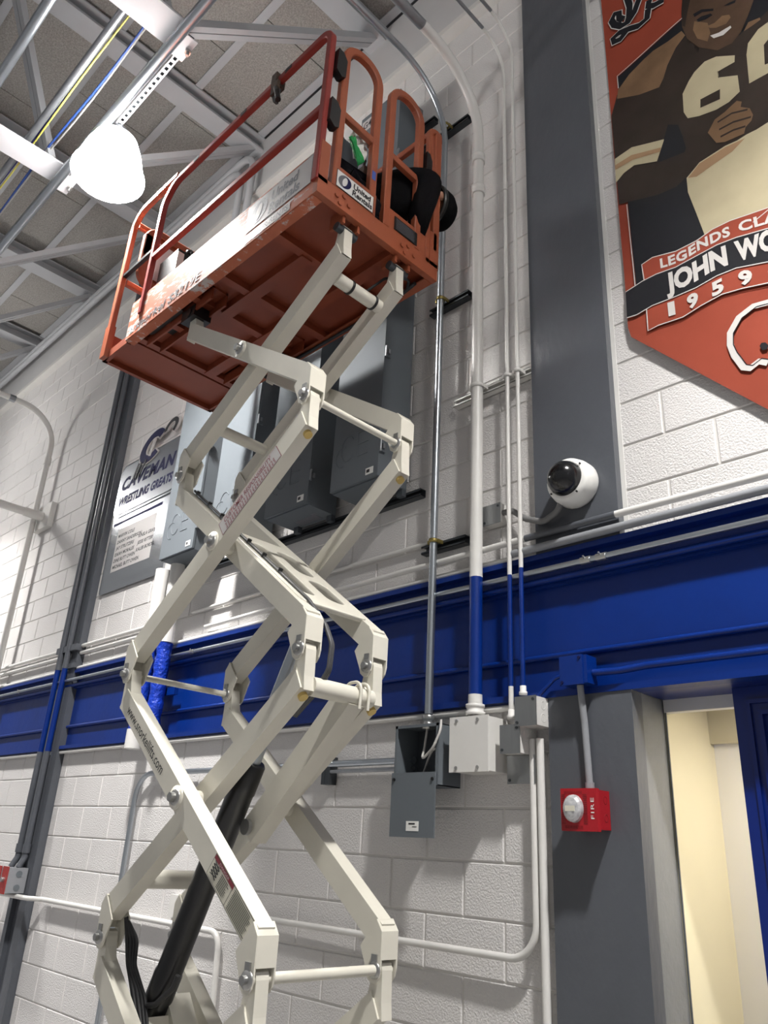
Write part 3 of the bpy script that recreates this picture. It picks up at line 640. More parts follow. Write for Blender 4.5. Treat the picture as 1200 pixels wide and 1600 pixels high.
fl('label_pale', -2.535, -2.2, 4.142, 4.192, yy, sp_); text('lettering', '1-800-UR-RENTS', 'faded_ink', sp_, (-2.525, yy-.001, 4.152), (1, 0, 0), (0, 0, 1), width=.31, height=.03, shear=.12, offset=.01)
def disc(m, par, f, cx, cz, rx, rz, shear=.25, a0=0, a1=360, name='emblem', n=24):
    b = B(); b.face([f(cx+rx*math.cos(math.radians(a0+(a1-a0)*k/n))+shear*rz*math.sin(math.radians(a0+(a1-a0)*k/n)), cz+rz*math.sin(math.radians(a0+(a1-a0)*k/n))) for k in range(n+(0 if a1-a0 == 360 else 1))]); return b.done(name, m, par)
f1 = lambda u, v: (u, yy-.001, v)
f1b = lambda u, v: (u, yy-.0016, v)
disc('faded_ink', sp_, f1, -2.44, 4.283, .062, .062); disc('label_pale', sp_, f1b, -2.44, 4.283, .022, .045)
xx = x1+.006
sg = B().box((x1-.012, -1.185, 4.222), (x1, -.935, 4.345)).box((x1-.03, YN-.005, 4.2), (x1, -1.215, 4.42)).done('kick_panel', 'orange', lift, bevel=.003)
b = B(); b.box((x1, -1.172, 4.228), (x1+.003, -.952, 4.322)); sgn = b.done('decal', 'ink', sg); B().box((x1+.003, -1.169, 4.231), (x1+.004, -.955, 4.319)).done('decal', 'label_white', sg)
text('lettering', 'United', 'ink', sg, (x1+.0048, -1.075, 4.278), (0, 1, 0), (0, 0, 1), width=.105, height=.031, shear=.1, offset=.035)
text('lettering', 'Rentals', 'ink', sg, (x1+.0048, -1.08, 4.241), (0, 1, 0), (0, 0, 1), width=.12, height=.031, shear=.1, offset=.035)
f2 = lambda u, v: (x1+.0048, u, v)
f2b = lambda u, v: (x1+.0054, u, v)
disc('navy', sg, f2, -1.125, 4.276, .036, .036); disc('label_white', sg, f2b, -1.125, 4.276, .013, .026); disc('faded_ink', sg, lambda u, v: (x1+.0051, u, v), -1.125, 4.276, .036, .036, .25, 90, 270)
kp2 = B().box((x1-.012, -.885, 4.222), (x1, -.60, 4.338)).done('kick_panel', 'orange', lift, bevel=.003)
B().box((x1, -.815, 4.238), (x1+.004, -.665, 4.312)).done('data_plate', 'black', kp2)
b = B()
for k in range(7): b.box((x1+.004, -.805, 4.246+.009*k), (x1+.005, -.68-.02*random.random(), 4.249+.009*k))
b.done('fine_print', 'faded_ink', kp2)
B().box((x1-.03, -.572, 4.2), (x1, YF+.005, 4.40)).done('corner_plate', 'orange', lift, bevel=.003)
# rails
RA, RB = .036, .032
def rail(pts, r, nrm, m, name='guard_rail', a=RA, b=RB): return B().sweep(fillet(pts, r, 7), nrm, a, b).done(name, m, lift)
for y, m in ((YN, 'red_rail'), (YF, 'orange')):
    rail([(-2.04, y, 4.2), (-2.04, y, 5.13), (-3.40, y, 5.13), (-3.49, y, 5.02), (-3.495, y, 4.25)], [.07, .12, .12], (0, 1, 0), m)
    rail([(-2.05, y, 4.63), (-3.485, y, 4.63)], 0, (0, 1, 0), m, 'mid_rail')
    yo_ = y-.004 if y == YN else y+.004
    rail([(-3.36, yo_, 5.152), (-3.845, yo_, 5.152), (-3.86, yo_, 4.13)], .13, (0, 1, 0), 'orange', 'extension_rail')
    rail([(-3.52, y, 4.69), (-3.84, y, 4.69)], 0, (0, 1, 0), 'black', 'latch_bar', .024, .024)
    B().box((-3.885, yo_-.018, 4.12), (-3.83, yo_+.018, 4.33)).done('rail_socket', 'orange', lift, bevel=.004)
for x in (-2.35, -2.72, -3.16): B().box((x-.025, YN-.0175, 5.118), (x+.025, YN-.0155, 5.142)).done('rail_patch', 'black', lift)
rail([(-3.85, YN+.02, 5.10), (-3.85, YF-.02, 5.10)], 0, (1, 0, 0), 'orange', 'end_rail'); rail([(-3.85, YN+.02, 4.66), (-3.85, YF-.02, 4.66)], 0, (1, 0, 0), 'orange', 'end_rail')
eg = rail([(-3.72, -1.22, 4.95), (-3.72, -1.22, 4.62), (-3.72, -.86, 4.62), (-3.72, -.56, 4.62), (-3.72, -.56, 5.0), (-3.72, -1.22, 5.0), (-3.72, -1.22, 4.8)], [.07, .02, .07, .07, .07], (1, 0, 0), 'orange', 'end_frame', .05, .04)
B().box((-3.735, -1.2, 4.64), (-3.725, -.88, 4.98)).done('document_panel', 'orange', eg)
for ya, yb, za, zb in ((-1.17, -1.04, 4.68, 4.95), (-1.02, -.91, 4.68, 4.95)):
    st = B().box((-3.725, ya, za), (-3.722, yb, zb)).done('instruction_sheet', 'label_white', eg); b = B()
    for k in range(12): b.face([(-3.7212, ya+.01, za+.02+.018*k), (-3.7212, yb-.01-.02*random.random(), za+.02+.018*k), (-3.7212, yb-.01-.02*random.random(), za+.026+.018*k), (-3.7212, ya+.01, za+.026+.018*k)])
cb = B().box((-3.66, -1.14, 4.44), (-3.46, -.9, 4.76)).done('control_box', 'black', lift, bevel=.012)
B().cyl((-3.56, -1.02, 4.76), (-3.56, -1.02, 4.85), .016).lathe([(.0, .12), (.02, .115), (.026, .1), (.02, .085)], (-3.56, -1.02, 4.76)).done('joystick', 'black_gloss', cb); B().box((-3.462, -1.14, 4.46), (-3.455, -1.10, 4.74)).done('control_label', 'label_white', cb)
def gate(ya, yb, zt, par_name='gate'):
    x = x1-.015
    g = rail([(x, ya, 4.225), (x, ya, zt), (x, yb, zt), (x, yb, 4.225)], .1, (1, 0, 0), 'orange', 'gate_frame', .04, .034)
    B().sweep([(x, ya+.015, 4.665), (x, yb-.015, 4.655)], (1, 0, 0), .034, .03).done('gate_bar', 'orange', g); return g
g1 = gate(-1.172, -.958, 5.115); g2 = gate(-.865, -.66, 5.125)
B().box((x1-.031, -.972, 4.42), (x1+.003, -.95, 4.47)).done('paint_smear', 'cable_blue', g1)
rail([(x1-.015, -.585, 4.2), (x1-.015, -.585, 5.05), (x1-.015, -.54, 5.08), (x1-.015, -.535, 4.3)], .02, (1, 0, 0), 'orange', 'corner_post', .028, .03)
for y, z, d in ((-1.215, 4.92, .05), (-1.225, 4.6, .05), (-.615, 4.78, .035), (-.625, 4.5, .035)):
    B().prism([(y-d*.55, z-.06), (y-d*.5, z+.075), (y+d*.1, z+.07), (y+d*.6, z+.035), (y+d*.55, z-.07), (y+d*.1, z-.085)], 'x', x1-.02, x1+.018).done('gate_hinge', 'black', lift, bevel=.004)
# chassis below the picture
ch = B().box((-3.45, YN+.02, .14), (-1.70, YF-.02, .33)).done('chassis', 'cream', lift, bevel=.02)
for x in (-3.2, -1.98):
    for y in (YN+.03, YF-.03):
        wl = B().lathe([(.0, -.05), (.1, -.05), (.15, -.045), (.16, -.03), (.16, .03), (.15, .045), (.1, .05), (.0, .05)], (x, y, .16), (0, 1, 0), 28).done('wheel', 'rubber', lift); B().cyl((x, y-.054, .16), (x, y+.054, .16), .05).done('hub', 'label_white', wl)
B().box((-3.3, YN+.1, .33), (-1.85, YF-.1, .37)).done('chassis_deck', 'cream', lift)

# things on the lift
t = thing('clamp_tool', 'dark clamp tool hanging from the red top rail of the lift', 'tool', (-2.42, YN, 4.95))
B().box((-2.47, YN-.028, 5.09), (-2.43, YN+.028, 5.172)).box((-2.46, YN-.03, 5.02), (-2.41, YN-.012, 5.1)).done('jaw', 'leather', t, bevel=.004)
B().tube(fillet([(-2.43, YN-.02, 5.06), (-2.40, YN-.03, 5.0), (-2.38, YN-.03, 4.93)], .03), .014, 10).done('handle', 'black', t)
B().prism([(-2.47, 5.06), (-2.44, 4.97), (-2.42, 4.96), (-2.425, 5.0), (-2.41, 5.05)], 'y', YN-.02, YN).done('hook', 'black', t)
t = thing('rag', 'white cloth with a green stripe hanging in the lift gate opening', 'cloth', (-2.1, -1.08, 4.5))
def cloth(pts, m, nm, o):
    b = B(); n = 6
    (a, c, d_, e_) = [Vector(p) for p in pts]; R = []
    for i in range(n+1):
        r = []
        for k in range(n+1):
            q = a.lerp(c, k/n).lerp(d_.lerp(e_, k/n), i/n); q += Vector((.012*math.sin(k*1.9+i*.7)+o, 0, 0)); r.append(q)
        R.append(r)
    for i in range(n):
        for k in range(n): b.face([R[i][k], R[i][k+1], R[i+1][k+1], R[i+1][k]], True)
    bmesh.ops.remove_doubles(b.bm, verts=b.bm.verts, dist=1e-5); bmesh.ops.solidify(b.bm, geom=b.bm.faces[:], thickness=.004); return b.done(nm, m, t)
cloth(((-2.07, -1.062, 4.70), (-2.07, -.985, 4.705), (-2.07, -1.088, 4.60), (-2.07, -.965, 4.645)), 'rag_white', 'cloth_top', 0)
cloth(((-2.07, -1.088, 4.60), (-2.07, -.965, 4.645), (-2.07, -1.04, 4.53), (-2.07, -.985, 4.55)), 'rag_white', 'cloth_body', 0)
cloth(((-2.062, -1.095, 4.60), (-2.062, -1.065, 4.612), (-2.062, -1.02, 4.49), (-2.062, -.995, 4.525)), 'rag_green', 'green_stripe', .004)

# ---------------------------------------------------------------- person kneeling in the platform, leaning out to the wall
def skin_obj(name, nodes, edges, m, parent, sub=2):
    me = bpy.data.meshes.new(name); me.from_pydata([n[:3] for n in nodes], edges, [])
    o = bpy.data.objects.new(name, me); C.objects.link(o)
    md = o.modifiers.new('Skin', 'SKIN'); md.use_smooth_shade = True
    for i, n in enumerate(nodes):
        r = n[3]; me.skin_vertices[0].data[i].radius = (r, r) if not isinstance(r, tuple) else r
    me.skin_vertices[0].data[0].use_root = True
    sb = o.modifiers.new('Sub', 'SUBSURF'); sb.levels = sb.render_levels = sub
    dm = bpy.data.meshes.new_from_object(o.evaluated_get(bpy.context.evaluated_depsgraph_get()))
    bpy.data.objects.remove(o)
    for p in dm.polygons: p.use_smooth = True
    return link_mesh(name, dm, m, parent)
px0 = -2.23
per = thing('person', 'person in black cap and shirt kneeling on the lift, leaning towards the wall', 'person', (px0, -.9, 4.19))
N = {}; nodes = []; edges = []
def nd(k, x, y, z, r, par=None):
    N[k] = len(nodes); nodes.append((px0+x, y, z, r))
    if par: edges.append((N[par], N[k]))
nd('pel', 0, -.98, 4.40, .12); nd('wai', .0, -.87, 4.48, .115, 'pel'); nd('che', .02, -.71, 4.60, .13, 'wai'); nd('sho', .05, -.585, 4.69, .11, 'che')
nd('nec', .07, -.53, 4.705, .06, 'sho'); nd('hea', .085, -.47, 4.71, .088, 'nec'); nd('top', .095, -.40, 4.715, .085, 'hea'); nd('crn', .1, -.355, 4.715, .05, 'top')
for s, k in ((-1, 'l'), (1, 'r')):
    nd(k+'hip', s*.1, -.99, 4.36, .09, 'pel'); nd(k+'kne', s*.13, -.70, 4.27, .07, k+'hip'); nd(k+'shi', s*.12, -.9, 4.25, .058, k+'kne'); nd(k+'ank', s*.11, -1.1, 4.24, .042, k+'shi'); nd(k+'toe', s*.11, -1.17, 4.215, .035, k+'ank')
    nd(k+'sh', .05+s*.17, -.6, 4.665, .062, 'sho'); nd(k+'elb', .03+s*.17, -.64, 4.45, .045, k+'sh'); nd(k+'wri', .0+s*.12, -.60, 4.28, .03, k+'elb'); nd(k+'pal', .0+s*.12, -.585, 4.235, .032, k+'wri')
    for f, (dx, ln) in enumerate(((-.03, .05), (-.012, .06), (.006, .056), (.022, .042))):
        nd(k+'f%d' % f, s*.12+dx, -.565, 4.222, .0095, k+'pal'); nd(k+'g%d' % f, s*.12+dx*1.1, -.565+ln*.6, 4.212, .0085, k+'f%d' % f)
    nd(k+'th', s*.12-s*.04, -.59, 4.225, .011, k+'pal'); nd(k+'th2', s*.12-s*.06, -.57, 4.215, .0095, k+'th')
body = skin_obj('body', nodes, edges, 'skin', per)
def cover(name, keys, m, grow, cut=None):
    idx = {N[k]: i for i, k in enumerate(keys)}
    nn = [nodes[N[k]][:3]+(nodes[N[k]][3]+grow,) for k in keys]; ee = [(idx[a], idx[b]) for a, b in edges if a in idx and b in idx]
    return skin_obj(name, nn, ee, m, per)
cover('shirt', ['pel', 'wai', 'che', 'sho', 'lsh', 'rsh', 'lelb', 'relb', 'lwri', 'rwri'], 'shirt', .014)
cover('trousers', ['pel', 'lhip', 'rhip', 'lkne', 'rkne', 'lshi', 'rshi', 'lank', 'rank'], 'jeans', .01)
hd = Vector((px0+.095, -.425, 4.715)); ax = Vector((.03, 1, .15)).normalized()
cap = B().lathe([(.112, -.035), (.114, .0), (.108, .045), (.085, .085), (.045, .105), (.0, .11)], hd, ax, 24).done('cap', 'shirt', per)
B().lathe([(.108, -.045), (.118, -.045), (.119, -.02), (.108, -.02)], hd, ax, 24).done('cap_band', 'black', cap)
for s in (-1, 1): B().lathe([(.0, -.012), (.022, -.008), (.026, 0), (.016, .012), (0, .014)], hd+Vector((s*.092, -.055, -.01)), (s, .2, 0), 12).done('ear', 'skin', per)
B().lathe([(.0, .02), (.012, .01), (.016, -.01), (.0, -.02)], hd+Vector((.0, -.02, -.115)), (0, 0, -1), 10).done('nose', 'skin', per)
for s in (-1, 1): B().lathe([(.0, .006), (.008, .002), (.009, -.004)], hd+Vector((s*.032, .012, -.1)), (0, 0, -1), 10).done('eye', 'black_gloss', per)
B().tube([hd+Vector((-.03, -.055, -.098)), hd+Vector((0, -.058, -.104)), hd+Vector((.03, -.055, -.098))], .006, 6).done('mouth', 'red_dark', per)
b = B()
for k in range(24):
    a = k*2*math.pi/24; pass
belt = B().lathe([(.135, -.03), (.15, -.03), (.15, .03), (.135, .03)], (px0, -.92, 4.445), (0, .83, .56), 24).done('tool_belt', 'leather', per)
B().box((px0+.10, -.97, 4.44), (px0+.15, -.90, 4.55)).done('tool_pouch', 'leather', belt, bevel=.01)
for dy in (-.96, -.935, -.91): B().cyl((px0+.125, dy, 4.52), (px0+.13, dy+.01, 4.605), .007, 8).done('tool_handle', 'black', belt)
for s in (-1, 1): B().box((px0+s*.11-.045, -1.26+.04, 4.193), (px0+s*.11+.045, -1.07, 4.26)).done('boot', 'leather', per, bevel=.02)

# ---------------------------------------------------------------- electrical cabinets
def cabinet(xa, xb, label, top=6.16, tagtext=None):
    t = thing('electrical_cabinet', label, 'cabinet', ((xa+xb)/2, -.15, 3.385), 'tall grey electrical cabinets')
    B().box((xa+.006, -.245, 3.385), (xb-.0, -.045, top)).done('body', 'cabinet', t, bevel=.004)
    dr = B().box((xa, -.262, 3.392), (xb+.002, -.247, top+.004)).done('door', 'cabinet', t, bevel=.004)
    for z in (3.56, 4.14, 4.9, 5.6):
        hg = B().box((xb+.001, -.262, z-.03), (xb+.012, -.222, z+.03)).done('hinge', 'cabinet', dr)
        B().cyl((xb+.012, -.258, z-.034), (xb+.012, -.258, z+.034), .006, 8).box((xb+.004, -.25, z-.014), (xb+.022, -.235, z+.014)).done('hinge_pin', 'galv_dull', dr)
    B().box((xb-.085, -.2642, 3.415), (xb-.03, -.262, 3.452)).done('maker_label', 'label_white', dr)
    B().box((xb-.078, -.2648, 3.425), (xb-.055, -.2642, 3.443)).done('label_mark', 'ink', dr)
    cx = (xa+xb)/2; em = B()
    ring = [(cx-.06+.05*math.cos(math.radians(a)), -.262, 3.62+.075*math.sin(math.radians(a))) for a in range(40, 330, 15)]
    em.tube(ring, .0035, 5); em.tube([(cx-.1+.05*math.cos(math.radians(a)), -.262, 3.58+.06*math.sin(math.radians(a))) for a in range(60, 300, 20)], .003, 5)
    for z in (3.55, 3.62, 3.69): em.tube([(cx+.02, -.262, z), (cx+.1, -.262, z)], .0035, 5)
    em.tube([(cx+.02, -.262, 3.55), (cx+.02, -.262, 3.69)], .0035, 5); em.done('embossed_mark', 'cabinet', dr)
    B().box((xb-.1, -.15, 3.3855), (xb-.06, -.12, 3.3845)).box((xa+.12, -.13, 3.3838), (xa+.3, -.07, 3.385)).done('rating_label', 'faded_ink', t)
    for x in (xa+.07, xb-.02): B().box((x-.02, -.075, 3.345), (x+.02, -.045, 3.386)).done('mounting_foot', 'cabinet_dark', t)
    if tagtext:
        pl = B().box((xa+.012, -.264, 6.03), (xa+.112, -.262, 6.125)).done('name_plate', 'label_pale', dr); text('lettering', tagtext, 'ink', dr, (xa+.024, -.2645, 6.05), (1, 0, 0), (0, 0, 1), width=.075, height=.055, offset=.01)
    return t
cabinet(-2.978, -2.619, 'tall grey electrical cabinet marked G4, nearest the shiny conduit', tagtext='G4')
cabinet(-3.556, -3.172, 'tall grey electrical cabinet second from the right, behind the lift arms')
cabinet(-4.140, -3.765, 'tall grey electrical cabinet third from the right, half in shade')
cabinet(-4.735, -4.325, 'tall grey electrical cabinet leftmost of the four, next to the sign')
for z, xb in ((3.35, -2.52), (6.02, -2.52)):
    t = wall_strut(-4.75, xb, z, 'strut_dark', 'long grey strut under the electrical cabinets' if z < 4 else 'long grey strut behind the cabinet tops')
B().box((-3.74, -.06, 4.0), (-3.60, -.003, 6.0)).done('cable_duct', 'cabinet', label='narrow grey duct on the wall between the two middle cabinets', cat='duct')
# pipes above the left cabinet
for i, x in enumerate((-4.70, -4.54)):
    pipe([(x, -.13, 6.165), (x, -.13, 7.08+.07*i), (-12, -.13, 7.08+.07*i)], .032, 'truss', ('grey pipe rising from the leftmost cabinet, the left one', 'grey pipe rising from the leftmost cabinet, the right one')[i], .2, group='pipes above the left cabinet')

# ---------------------------------------------------------------- boxes beside the column
t = thing('junction_box', 'open grey junction box with its cover hanging below', 'junction box', (-2.385, -.08, 1.9))
xa, xb, za, zb = -2.512, -2.262, 1.905, 2.157
b = B().box((xa, -.15, za), (xa+.004, -.003, zb)).box((xb-.004, -.15, za), (xb, -.003, zb)).box((xa, -.15, zb-.004), (xb, -.003, zb)).box((xa, -.15, za), (xb, -.003, za+.004))
b.box((xa, -.152, za), (xa+.012, -.148, zb)).box((xb-.012, -.152, za), (xb, -.148, zb)).box((xa, -.152, zb-.012), (xb, -.148, zb)).done('shell', 'cabinet', t)
B().box((xa+.004, -.01, za+.004), (xb-.004, -.004, zb-.004)).done('back_plate', 'cabinet_dark', t)
cv = B().box((xa-.004, -.160, 1.703), (xb-.004, -.1545, 1.958)).done('hanging_cover', 'cabinet', t, bevel=.001)
B().box((-2.42, -.1615, 1.727), (-2.35, -.160, 1.765)).done('maker_label', 'label_white', cv); B().box((-2.405, -.1622, 1.752), (-2.37, -.1615, 1.758)).box((-2.385, -.1622, 1.742), (-2.36, -.1615, 1.745)).done('label_mark', 'ink', cv)
for x in (xa+.012, xb-.018): B().cyl((x, -.166, 1.93), (x, -.158, 1.93), .007, 8).done('screw', 'black', cv)
B().tube(fillet([(-2.38, -.09, 2.15), (-2.385, -.1, 2.06), (-2.37, -.13, 2.02), (-2.32, -.17, 2.015), (-2.255, -.19, 2.05), (-2.225, -.18, 2.12), (-2.24, -.16, 2.165)], .05, 5), .0055, 7).done('wire', 'wire_grey', t)
B().tube(fillet([(-2.45, -.03, 1.96), (-2.42, -.06, 1.97), (-2.36, -.1, 2.02), (-2.32, -.12, 2.05), (-2.29, -.13, 2.055)], .04, 5), .005, 7).done('wire', 'wire_grey', t)
B().cyl((-2.45, -.035, 1.955), (-2.45, -.012, 1.955), .02).done('bushing', 'black', t)
B().lathe([(.0, -.03), (.03, -.03), (.03, -.012), (.022, -.008), (.022, .01), (.028, .012), (.028, .03), (.02, .032)], (-2.38, -.085, 2.175), n=8).done('connector', 'zinc', t)
t = thing('junction_box', 'white square junction box under the thick white conduit', 'junction box', (-2.1, -.08, 1.95))
B().box((-2.195, -.147, 1.957), (-2.002, -.003, 2.168)).done('shell', 'white_paint', t, bevel=.002)
cv = B().box((-2.199, -.153, 1.953), (-1.998, -.147, 2.172)).done('cover', 'white_paint', t, bevel=.001)
for x in (-2.16, -2.05):
    for z in (1.97, 2.156): B().cyl((x, -.158, z), (x, -.153, z), .007, 10).done('screw', 'zinc', cv)
def steel_box(xa, xb, za, zb, yf, label, knock=True):
    t = thing('junction_box', label, 'junction box', ((xa+xb)/2, yf/2, za), 'small steel boxes')
    B().box((xa+.002, yf+.004, za), (xb, -.003, zb)).done('shell', 'white_paint', t, bevel=.002)
    cv = B().box((xa, yf, za-.002), (xb+.002, yf+.004, zb+.002)).done('cover', 'steel_cover', t)
    for x, z in ((xa+.012, za+.012), (xb-.012, zb-.012)): B().cyl((x, yf-.003, z), (x, yf, z), .006, 8).done('screw', 'strut_dark', cv)
    if knock:
        b = B(); h = zb-za
        for z in (za+h*.28, za+h*.72): b.lathe([(.014, .0), (.016, .0015), (.018, 0)], (xb, yf*.6, z), (1, 0, 0), 16); b.lathe([(.014, .0), (.016, .0015), (.018, 0)], (xb, yf*.28, z), (1, 0, 0), 16)
        b.done('knockout', 'white_paint', t)
steel_box(-1.885, -1.785, 2.122, 2.232, -.13, 'small steel junction box topmost of three beside the grey column')
steel_box(-1.962, -1.868, 2.022, 2.128, -.125, 'small steel junction box under the thin white conduit, middle of three')
steel_box(-1.975, -1.845, 1.915, 2.018, -.06, 'small steel junction box close to the wall, lowest of three', False)
steel_box(-2.105, -2.005, 3.048, 3.142, -.055, 'small steel junction box left of the dome camera', False)
pipe([(-2.0, -.035, 3.095), (-1.95, -.04, 3.092), (-1.86, -.06, 3.02), (-1.76, -.075, 2.975), (-1.68, -.085, 3.0), (-1.652, -.095, 3.045)], .0135, 'grey_flex', 'grey flexible conduit looping from a steel box to the dome camera', .06)
t = thing('junction_box', 'blue painted junction box on the beam above the grey column', 'junction box', (-1.62, -.05, 2.25))
B().box((-1.672, -.118, 2.262), (-1.56, -.046, 2.368)).done('shell', 'blue', t, bevel=.004)
cv = B().box((-1.676, -.124, 2.258), (-1.575, -.118, 2.370)).done('cover', 'blue', t, bevel=.001)
for x, z in ((-1.665, 2.27), (-1.588, 2.358)): B().cyl((x, -.128, z), (x, -.124, z), .006, 8).done('screw', 'navy', cv)
pipe([(-1.56, -.075, 2.305), (-1.45, -.06, 2.305), (-1.36, -.045, 2.315), (1.0, -.045, 2.315)], .0135, 'blue', 'blue painted conduit leaving the blue box to the right', .1)
pipe([(-1.675, -.07, 2.31), (-1.73, -.07, 2.305), (-1.81, -.08, 2.235)], .008, 'blue', 'thin blue conduit between the blue box and the steel box', .05)
pipe([(-1.612, -.085, 2.262), (-1.612, -.065, 2.12), (-1.603, -.065, 1.9)], .013, 'grey_paint_pipe', 'grey conduit dropping from the blue box to the fire alarm', .1)
t = thing('fire_alarm', 'red wall fire alarm with clear strobe, reading FIRE', 'alarm', (-1.605, -.09, 1.745))
B().box((-1.668, -.118, 1.752), (-1.538, -.046, 1.882)).done('back_box', 'red', t, bevel=.003)
fp = B().box((-1.68, -.14, 1.744), (-1.535, -.118, 1.886)).done('face_plate', 'red', t, bevel=.010)
b = B()
for k in range(15):
    z = 1.768+.0068*k
    b.box((-1.675, -.1412, z), (-1.662, -.1395, z+.0032)).box((-1.588, -.1412, z), (-1.573, -.1395, z+.0032))
for k in range(12):
    x = -1.664+.0062*k; b.box((x, -.1412, 1.752), (x+.003, -.1395, 1.762)).box((x, -.1412, 1.868), (x+.003, -.1395, 1.877))
b.done('grille', 'red_dark', fp)
sb = B(); n = 24
for (r0, y0), (r1, y1) in zip(((.044, -.14), (.042, -.153), (.034, -.163), (.015, -.168)), ((.042, -.153), (.034, -.163), (.015, -.168), (.0005, -.169))):
    for k in range(n):
        a0, a1 = 2*math.pi*k/n, 2*math.pi*(k+1)/n
        sb.face([(-1.626+r*math.cos(a)*.9, y, 1.818+r*math.sin(a)*1.08) for r, y, a in ((r0, y0, a0), (r0, y0, a1), (r1, y1, a1), (r1, y1, a0))], True)
sb.done('strobe_lens', 'lens_clear', t)
B().box((-1.645, -.1695, 1.808), (-1.607, -.166, 1.826)).done('strobe_tube', 'label_cream', t)
text('lettering', 'FIRE', 'label_white', fp, (-1.545, -.1412, 1.784), (0, 0, 1), (-1, 0, 0), width=.07, height=.013, offset=.002, space=1.2)
b = B()
for z in (1.79, 1.85): B().lathe([(.011, 0), (.0125, .0012), (.014, 0)], (-1.538, -.075, z), (1, 0, 0), 16).done('knockout', 'red_dark', t)
B().tube([(-1.603, -.065, 1.884), (-1.603, -.065, 1.912)], .017, 12).done('connector', 'grey_paint_pipe', t)
# dome camera
t = thing('dome_camera', 'white dome security camera with black bubble on the grey column', 'camera', (-1.6, -.1, 3.0))
c0 = Vector((-1.602, -.046, 3.108))
B().lathe([(.0, 0), (.1, 0), (.104, .01), (.1035, .05), (.098, .075), (.094, .09), (.078, .096), (.0, .096)], c0, (0, -1, 0), 36).done('housing', 'cam_white', t)
B().lathe([(.077, .094), (.076, .105), (.066, .135), (.045, .16), (.02, .172), (.0, .174)], c0, (0, -1, 0), 36).done('bubble', 'black_gloss', t)
b = B()
for k in range(4):
    a = math.radians(35+90*k); b.cyl(c0+Vector((.087*math.cos(a), -.098, .087*math.sin(a))), c0+Vector((.087*math.cos(a), -.09, .087*math.sin(a))), .004, 8)
b.done('screw', 'black', t)
B().cyl((-1.652, -.095, 3.035), (-1.648, -.09, 3.06), .02, 10).done('cable_gland', 'zinc', t)

# small plate behind the cylinder
B().box((-4.36, -.03, 1.245), (-4.24, -.003, 1.36)).done('blank_plate', 'white_paint', label='small white cover plate on the low blocks behind the cylinder', cat='cover plate', bevel=.004)

# ---------------------------------------------------------------- metal sign
t = thing('wall_sign', 'brushed metal wrestling honours sign on the wall at left', 'sign', (-5.63, -.02, 3.45))
B().prism(plate_pts(-6.12, -5.12, 3.45, 4.18, .03), 'y', -.02, -.004).done('plate', 'sign_metal', t)
hp = B().prism(plate_pts(-6.1, -5.12, 4.14, 4.60, .08), 'y', -.036, -.018).done('header_panel', 'sign_grey', t); B().prism(plate_pts(-6.12, -5.10, 4.12, 4.62, .09), 'y', -.030, -.012).done('header_rim', 'sign_metal', t)
text('lettering', 'CAVEMAN', 'navy', hp, (-6.04, -.0372, 4.37), (1, 0, 0), (0, 0, 1), width=.86, height=.115, shear=.25, offset=.05, space=1.1)
text('lettering', 'WRESTLING GREATS', 'navy', hp, (-6.04, -.0372, 4.22), (1, 0, 0), (0, 0, 1), width=.86, height=.08, shear=.25, offset=.045)
B().box((-6.08, -.0215, 4.05), (-5.3, -.02, 4.075)).done('line', 'navy', t)
B().box((-5.98, -.0215, 3.62), (-5.36, -.02, 4.0)).done('name_panel', 'label_pale', t)
for i, s in enumerate(('Marvin Cole', 'Danny Sanderson', 'Jay Strutzers', 'Isaiah Morales', 'Dine Butt Owen', 'Michael Butt Owen')): text('lettering', s.upper(), 'ink', t, (-5.96, -.022, 3.92-.055*i), (1, 0, 0), (0, 0, 1), height=.03, offset=.03, shear=.2)
for i, s in enumerate(('Kinsla Gray', 'Jesse Ritter', 'Kaleb Bordel')): text('lettering', s.upper(), 'ink', t, (-5.60, -.022, 3.84-.06*i), (1, 0, 0), (0, 0, 1), height=.03, offset=.03, shear=.2)
def ring_poly(cx, cz, r0, r1, a0, a1, sh, y0, y1, m, nm, sz=1.):
    b = B(); n = 20
    pts = [(cx+r1*math.cos(math.radians(a0+(a1-a0)*k/n))+sh*r1*math.sin(math.radians(a0+(a1-a0)*k/n)), cz+sz*r1*math.sin(math.radians(a0+(a1-a0)*k/n))) for k in range(n+1)]
    pts += [(cx+r0*math.cos(math.radians(a0+(a1-a0)*k/n))+sh*r0*math.sin(math.radians(a0+(a1-a0)*k/n)), cz+sz*r0*math.sin(math.radians(a0+(a1-a0)*k/n))) for k in range(n, -1, -1)]
    return b.prism(pts, 'y', y0, y1).done(nm, m, t)
ring_poly(-5.60, 4.66, .085, .20, 35, 325, .3, -.044, -.030, 'label_pale', 'emblem', .75); ring_poly(-5.60, 4.66, .10, .185, 40, 320, .3, -.048, -.043, 'navy', 'emblem', .75)
ring_poly(-5.33, 4.74, .05, .115, -40, 190, .35, -.046, -.03, 'label_pale', 'emblem', .8); ring_poly(-5.33, 4.74, .06, .10, -40, 190, .35, -.050, -.045, 'ink', 'emblem', .8)
B().bar((-5.62, -.047, 4.57), (-5.57, -.047, 4.72), .045, .006, (0, 1, 0)).done('emblem_bar', 'label_pale', t)
b = B()
for xa, xb in ((-5.84, -5.78), (-5.80, -5.74), (-5.75, -5.66)): b.bar((xa, -.05, 4.42), (xb, -.05, 4.55), .02, .004, (0, 1, 0))
b.done('emblem_bar', 'ink', t)

